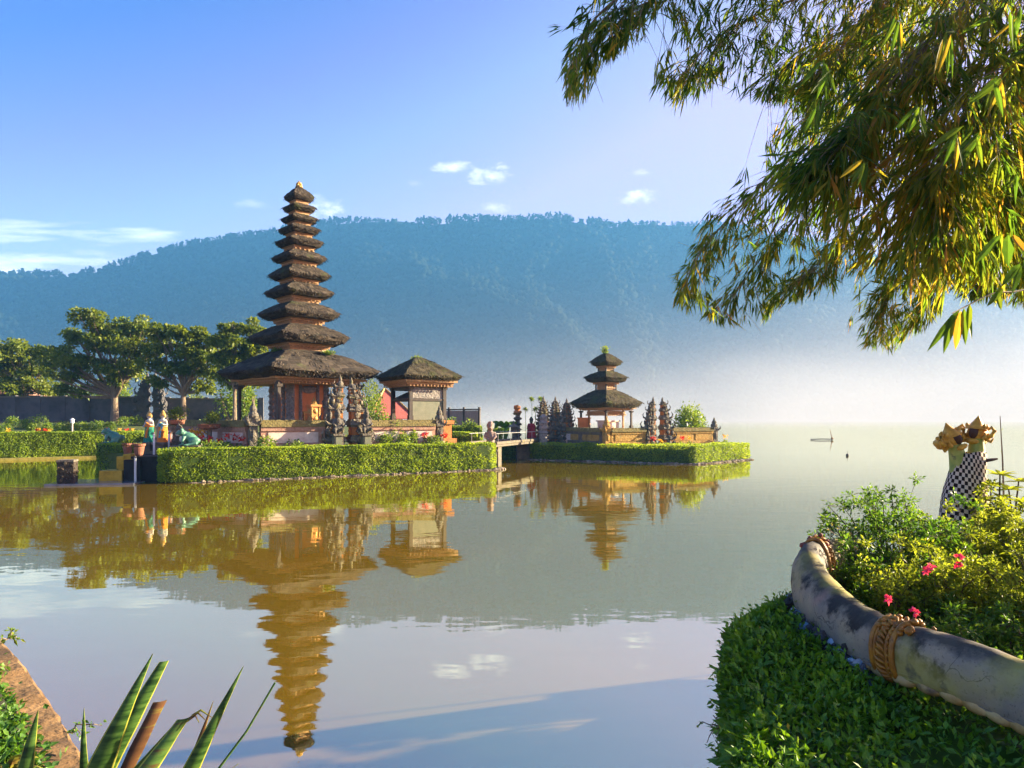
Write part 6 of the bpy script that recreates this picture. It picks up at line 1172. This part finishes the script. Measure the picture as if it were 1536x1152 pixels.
for h_, tl, yw in ((hl, -.38, .25), (hr, .14, -.95)):
    Rm = Matrix.Rotation(tl, 3, 'Y') @ Matrix.Rotation(yw, 3, 'Z'); T = lambda v: h_+np.array(Rm) @ A(*v)
    b = MB(); b.ball(T((0, .03, 0)), (.10, .12, .10), 12, 9, rot=Rm); b.ball(T((0, .16, -.02)), (.07, .10, .05), 10, 7, rot=Rm); b.ball(T((0, .15, -.07)), (.06, .09, .03), 10, 7, rot=Rm)
    for q_ in (-1, 1): b.ball(T((q_*.06, .12, .05)), (.025, .03, .025), 8, 6)
    hd_ = obj("head", b, m_og, ng); remesh(hd_, .012)
    b = MB(); b.ball(T((0, -.056, .012)), (.05, .055, .07), 12, 9, rot=Rm); obj("hair", b, m_hair, ng, smooth=True)
    b = MB(); b.rings(np.array([[T((math.cos(a)*r_*1.0, math.sin(a)*r_, z_)) for a in np.linspace(0, 6.283, 15)[:-1]] for r_, z_ in ((.105, .05), (.10, .075), (.07, .09), (.055, .12), (.05, .125), (.025, .165), (.004, .20))]))
    for a in np.linspace(0, 6.283, 15)[:-1]:
        if math.sin(a) < -.45: continue
        c = A(math.cos(a)*.105, math.sin(a)*.105, -.045); b.tube([T(c*.9), T(c*1.15+A(0, 0, .02)), T(c*1.05+A(0, 0, .065))], [.022, .022, .006], 6)
        c = A(math.cos(a)*.092, math.sin(a)*.092, .085); b.ball(T(c), (.02, .02, .03), 6, 5)
    for q_ in (-1, 1):
        b.tube([T((q_*.09, 0, -.02)), T((q_*.15, -.01, -.01)), T((q_*.175, -.01, .05)), T((q_*.14, -.01, .085)), T((q_*.11, -.01, .05))], [.022, .024, .022, .018, .010], 7); b.tube([T((q_*.10, 0, -.05)), T((q_*.15, 0, -.07)), T((q_*.17, 0, -.03))], [.02, .018, .006], 6)
    b.ball(T((0, -.085, -.085)), (.075, .035, .03), 8, 6, rot=Rm); obj("crown", b, m_og, ng, smooth=True)
b = MB(); a = np.arange(48)*2*math.pi/48; R = []
for px_l, px_r, py in ((1434, 1477, 678), (1430, 1477, 694), (1425, 1477, 716), (1419, 1478, 735), (1415, 1479, 755), (1412, 1480, 775), (1408, 1482, 815)):
    l_, r_2 = loc(px_l, py), loc(px_r, py); c = (l_+r_2)/2; hw_ = (r_2[0]-l_[0])/2; fold_ = 1+.035*np.sin(7*a+py*.03)+.02*np.sin(13*a)
    R.append(np.stack([c[0]+np.cos(a)*hw_*fold_, np.sin(a)*hw_*.8*fold_, np.full(48, c[2])+.012*np.sin(3*a+py)], 1))
R.insert(0, np.stack([R[0][:, 0]*.9+.1*R[0][:, 0].mean(), R[0][:, 1]*.8, R[0][:, 2]-.02], 1)); Rr = np.array(R); cx_ = Rr[..., 0].mean(); Rr[..., 0] -= cx_; b.rings(Rr, cap=False); o = obj("cloth", b, checker(), ng, smooth=True); o.location = (cx_, 0, 0)
b = MB(); e_ = loc(1476, 690); b.tube([e_+A(-.05, -.1, 0), e_+A(.0, -.12, .01), e_+A(.06, -.12, .02)], [.02, .018, .01], 6); b.ball(loc(1468, 765, -.25), (.09, .05, .035), 8, 6); obj("cloth_knot", b, m_hair, ng)
# dry stalk and far fishing gear
p = P(1502, 624, 8.0); t = thing("dry_stalk", "tall thin dry stalk standing right of the two headed statue", "stalk", (p[0], p[1], BZ)); H = p[2]-BZ; b = MB(); b.tube([(0.02, 0, 0), (.03, 0, H*.4), (.015, 0, H*.7), (-.015, 0, H)], [.014, .012, .009, .004], 6); obj("stem", b, m_bark, t); b = MB(); b.leaves(A(.03, 0, H*.55, .02, 0, H*.75, 0, 0, H*.9).reshape(3, 3), A(.5, 0, .6, -.5, .2, .7, .4, 0, .8).reshape(3, 3), np.tile(A(0, -1, 0), (3, 1)), .05, .008, .6, detail=1); obj("leaf", b, m_az, t)
p = P(1216, 660, 83); t = thing("floating_pole", "dark bamboo pole floating low on the misty water with an upright stick at its end", "pole", (p[0], p[1], .08)); b = MB(); b.tube([(0, 0, 0), (1.3, 0, .05), (2.7, 0, .02)], .06, 6); obj("float", b, m_dark, t); b = MB(); b.tube([(2.6, 0, -.3), (2.5, 0, .5), (2.35, 0, 1.2)], [.05, .04, .025], 6); obj("upright_stick", b, m_wood, t); b = MB(); b.ball((2.62, 0, .12), (.16, .16, .14), 8, 6); obj("bundle", b, m_wood, t)
p = P(1271, 684, 47.5); t = tag(obj("float_buoy", (lambda b: (b.ball((0, 0, 0), (.10, .10, .12), 10, 8), b.tube([(0, 0, .1), (0, 0, .3)], .012, 5), b)[-1])(MB()), m_dark, None, loc=(p[0], p[1], .05)), "tiny dark buoy floating alone on the misty water", "buoy")
# ============================================================ bamboo hanging in from the upper right
m_bam = M("bamboo_leaf", [(.0, (.018, .05, .010)), (.25, (.055, .12, .016)), (.45, (.13, .18, .02)), (.62, (.26, .24, .03)), (.78, (.30, .17, .03)), (1., (.42, .26, .10))], scale=2, tint=.85, rough=.5, spec=.18, transl=.62, tcol=2.3)
m_cane = M("bamboo_cane", [(.3, (.16, .11, .04)), (.7, (.34, .24, .10))], scale=6, rough=.5, spec=.4)
OUT = np.array([(1900, -420), (860, -420), (835, -50), (812, 42), (838, 72), (842, 100), (835, 118), (852, 172), (880, 150), (905, 100), (930, 85), (955, 72), (980, 62), (992, 28), (1012, 50), (985, 88), (972, 145), (1020, 172), (1050, 150), (1075, 128), (1105, 150), (1150, 158), (1192, 162), (1150, 205), (1105, 255), (1080, 290), (1040, 340), (1002, 405), (1010, 462), (1055, 482), (1085, 492), (1142, 490), (1175, 458), (1230, 452), (1278, 440), (1262, 492), (1275, 520), (1338, 532), (1365, 505), (1420, 490), (1408, 430), (1440, 452), (1500, 458), (1560, 470), (1750, 520), (1900, 520)], float)
def inside(px, py):
    r = np.zeros(len(px), bool); n = len(OUT)
    for i in range(n):
        (x0, y0), (x1, y1) = OUT[i], OUT[(i+1) % n]
        c = ((y0 > py) != (y1 > py)) & (px < (x1-x0)*(py-y0)/(y1-y0+1e-12)+x0); r ^= c
    return r
def proj(p): return CX+p[:, 0]/p[:, 1]*FPX, HY-(p[:, 2]-CH)/p[:, 1]*FPX
bm = thing("bamboo", "big overhanging bamboo clump with drooping leafy canes filling the upper right", "bamboo", (9.5, 5.2, BZ)); bo = A(9.5, 5.2, BZ)
CANES = [  # pixel and distance of the arching part
    [(1500, -330, 6.4), (1250, -150, 5.9), (1010, -50, 5.4), (900, 20, 5.1), (855, 110, 5.0), (850, 160, 4.95)],
    [(1560, -300, 6.6), (1300, -110, 6.0), (1080, -40, 5.6), (960, 10, 5.4), (900, 60, 5.3)],
    [(1600, -240, 6.6), (1330, -60, 6.1), (1140, 20, 5.8), (1050, 80, 5.6), (1010, 150, 5.5)],
    [(1640, -200, 7.2), (1400, -20, 6.8), (1240, 60, 6.5), (1170, 110, 6.4), (1150, 150, 6.3)],
    [(1680, -120, 7.6), (1420, 60, 7.1), (1250, 180, 6.8), (1130, 290, 6.6), (1050, 380, 6.5), (1025, 440, 6.4)],
    [(1700, -60, 7.8), (1470, 110, 7.3), (1300, 230, 7.0), (1190, 330, 6.8), (1110, 430, 6.7), (1080, 480, 6.6)],
    [(1740, 0, 8.2), (1510, 160, 7.8), (1370, 280, 7.5), (1260, 370, 7.3), (1190, 430, 7.2)],
    [(1760, 40, 8.0), (1540, 200, 7.5), (1420, 310, 7.3), (1350, 410, 7.2), (1310, 510, 7.1)],
    [(1790, 90, 8.4), (1580, 240, 8.0), (1470, 340, 7.8), (1400, 430, 7.6), (1370, 490, 7.6)],
    [(1800, 140, 8.4), (1640, 270, 8.0), (1540, 360, 7.7), (1480, 420, 7.6)],
    [(1700, -200, 5.2), (1480, -20, 4.8), (1340, 120, 4.6), (1250, 230, 4.5)],
    [(1760, -120, 5.0), (1570, 40, 4.6), (1460, 170, 4.4), (1400, 290, 4.3)],
    [(1800, -80, 5.6), (1640, 80, 5.2), (1540, 220, 5.0), (1490, 330, 4.9)],
    [(1650, -260, 6.2), (1450, -120, 5.8), (1320, 10, 5.5), (1230, 110, 5.4)],
    [(1850, 60, 8.6), (1700, 220, 8.2), (1600, 320, 8.0), (1540, 420, 7.9)]]
r = np.random.default_rng(2024)
def fan(acc, c, axis, k, L, W_, tone, spread=.55):
    axis = axis/np.linalg.norm(axis); d = axis+r.normal(0, spread, (k, 3))*A(1, .8, .7)+A(0, 0, -.22); acc.append((np.tile(c, (k, 1))+r.normal(0, .012, (k, 3)), d, r.normal(0, .6, (k, 3))+A(0, -.5, .6), r.uniform(.65, 1.2, k)*L, r.uniform(.8, 1.2, k)*W_, np.clip(tone+r.normal(0, .13, k)+(r.random(k) < .07)*.35, 0, 1)))
def clip(acc, margin=0):
    p, d, n_, L, W_, t = [np.concatenate([a[i] for a in acc]) for i in range(6)]; tip = p+norm(d)*L[:, None]; x, y = proj(p+norm(d)*L[:, None]*.85); x2, y2 = proj(p)
    k = inside(x, y) & inside(x2, y2+4); return p[k], d[k], n_[k], L[k], W_[k], t[k]
total = 0
for ci, cn in enumerate(CANES):
    arch = np.array([P(*q) for q in cn]); base = bo+A(r.normal(0, .35), r.normal(0, .5), 0); top = arch[0]+A(.5, .1, .5)
    culm = resample(np.concatenate([[base, base*.6+top*.4+A(.7, 0, .6), top], arch]), 60)
    b = MB(); rad = np.interp(np.linspace(0, 1, 60), [0, .35, .7, 1], [.034, .022, .009, .0025]); 
    b.tube(culm, rad, 7)
    for k in range(2, 40, 3): b.tube([culm[k]-(culm[k+1]-culm[k])*.03, culm[k]+(culm[k+1]-culm[k])*.03], rad[k]*1.25, 7)
    acc = []; near = arch[:, 1].mean() < 5.3 and ci >= 10
    dense = resample(arch, 90); tgt = norm(np.gradient(dense, axis=0)); L0 = (.165 if not near else .20); green = 0 if ci >= 4 else -.14
    for j in range(2, 90):
        s = j/89.
        for q in range(2 if ci < 10 else 3):
            side = r.normal(0, 1, 3); dr = norm((tgt[j]*.8+side*A(.75, .8, .45)+A(-.12, 0, -.30))[None])[0]; TL = r.uniform(.25, .95)*(1.1-.55*s); root = dense[j]
            s5 = np.linspace(0, 1, 6)[:, None]; tw = root+dr*TL*s5+A(0, 0, -.26)*TL*s5**2
            x, y = proj(tw[-1:])
            if not inside(x, y)[0]: continue
            b.tube(tw, [.0032, .0028, .0024, .002, .0016, .001], 4)
            tone = np.clip(.27+green+.42*(vnoise(tw[-1:]*1.6, 5)[0]-.3)+.10*r.normal(), .05, .72)
            for node in ((2, 3, 4, 5) if r.random() < .6 else (3, 4, 5)): 
                sd = r.normal(0, .5, 3); ax = tw[node]-tw[node-1]; ax = ax/np.linalg.norm(ax)+sd*A(.5, .6, .2)+A(-.10, 0, -.30); fan(acc, tw[node], ax, 3 if node < 5 else 5, L0*r.uniform(.75, 1.2), L0*.092, tone, .30)
            if r.random() < .7:
                nd_ = tw[r.integers(2, 5)]; d2 = norm((dr+r.normal(0, .8, 3)+A(0, 0, -.3))[None])[0]*TL*.5; fan(acc, nd_+d2, d2/np.linalg.norm(d2)+A(-.1, 0, -.3), 5, L0*.95, L0*.10, tone, .32)
                b.tube([nd_, nd_+d2*.5+A(0, 0, .005), nd_+d2], [.0022, .0016, .001], 4)
    cu = obj("culm", b, m_cane, bm); cu.location = -bo
    mb = MB(); lv = clip(acc); total += len(lv[0]); mb.leaves(lv[0], lv[1], lv[2], lv[3], lv[4], lv[5], detail=1, droop=.10, fold=.25)
    obj("foliage", mb, m_bam, cu)
# unseen culms added right of view to shade the near bank, leafy higher up
for k in range(9):
    x0, y0 = 7.4+r.uniform(0, 3), -3.2+k*.92; cl = resample(np.array([(x0, y0, BZ), (x0-.1, y0, 3), (x0-.5, y0-.05, 5.4), (x0-1.5, y0-.1, 7.2), (x0-2.6, y0-.1, 7.6)]), 40); b = MB(); b.tube(cl, np.linspace(.035, .006, 40), 7); acc = []
    zl = 1.5 if y0 < 2.4 else 3.2
    for j in range(3, 40):
        if cl[j, 2] < zl: continue
        for q in range(5):
            d2 = norm((r.normal(0, 1, 3)*A(1, 1, .4)+A(0, 0, -.2))[None])[0]*r.uniform(.3, 1.0); b.tube([cl[j], cl[j]+d2*.5, cl[j]+d2], [.004, .003, .001], 4)
            for f_ in (.5, .75, 1): fan(acc, cl[j]+d2*f_, d2+A(0, 0, -.3), 5, .22, .026, .35, .35)
    cu = obj("culm", b, m_cane, bm); cu.location = -bo; mb = MB(); lv = [np.concatenate([a[i] for a in acc]) for i in range(6)]; mb.leaves(*lv, detail=0, droop=.1); obj("foliage", mb, m_bam, cu)
# one near bare cane tip with large leaves at the right edge
cane = resample(np.array([P(1720, 330, 3.6), P(1560, 425, 3.3), P(1490, 440, 3.2), P(1452, 458, 3.15), P(1428, 470, 3.1)]), 24); b = MB(); b.tube(np.concatenate([[bo+A(0, -.6, 0), bo*.5+cane[0]*.5+A(.8, 0, 1.2)], cane]), np.r_[.03, .02, np.linspace(.006, .002, 24)], 7); cu = obj("culm", b, m_cane, bm); cu.location = -bo; mb = MB(); acc = []
def leaf_px(a, bq, Y, w, t): 
    p0, p1 = P(*a, Y), P(*bq, Y-.05); L = np.linalg.norm(p1-p0); mb.leaves(p0[None], (p1-p0)[None], A(r.normal(0, .3), -1, .3)[None], L, w/FPX*Y, t, detail=2, droop=.0, fold=.15)
for a, bq, w, t in (((1440, 464), (1390, 528), 11, .22), ((1431, 469), (1415, 531), 13, .25), ((1441, 466), (1433, 525), 13, .8), ((1446, 462), (1448, 518), 12, .25), ((1452, 458), (1458, 510), 10, .22), ((1455, 456), (1452, 498), 9, .4), ((1500, 352), (1462, 396), 12, .15), ((1512, 352), (1512, 400), 15, .12), ((1520, 352), (1540, 380), 14, .8), ((1505, 432), (1480, 460), 9, .3), ((1495, 436), (1502, 466), 9, .35), ((1530, 395), (1502, 430), 12, .15), ((1532, 398), (1518, 440), 12, .2), ((1535, 390), (1555, 440), 12, .2)): leaf_px(a, bq, 3.15, w, t)
for (px, py, n_, L_) in ((1240, 95, 7, 85), (1225, 150, 6, 80), (1440, 195, 9, 95), (1465, 200, 7, 85), (1420, 60, 7, 80), (1350, 30, 7, 80), (1300, 240, 7, 70), (1500, 120, 8, 85), (1520, 20, 7, 80), (1380, 160, 7, 75)):   # large nearer fans
    for k in range(n_): a = r.uniform(1.3, 2.6); leaf_px((px+r.normal(0, 5), py+r.normal(0, 5)), (px+math.cos(a)*L_*.72*r.uniform(.7, 1.1), py+math.sin(a)*L_*.72*r.uniform(.8, 1.1)), 3.6+r.uniform(-.2, .4), r.uniform(5, 8), r.choice([.12, .16, .2, .26, .3, .34, .22, .18, .7]))
obj("foliage", mb, m_bam, cu)
print("bamboo leaves", total)
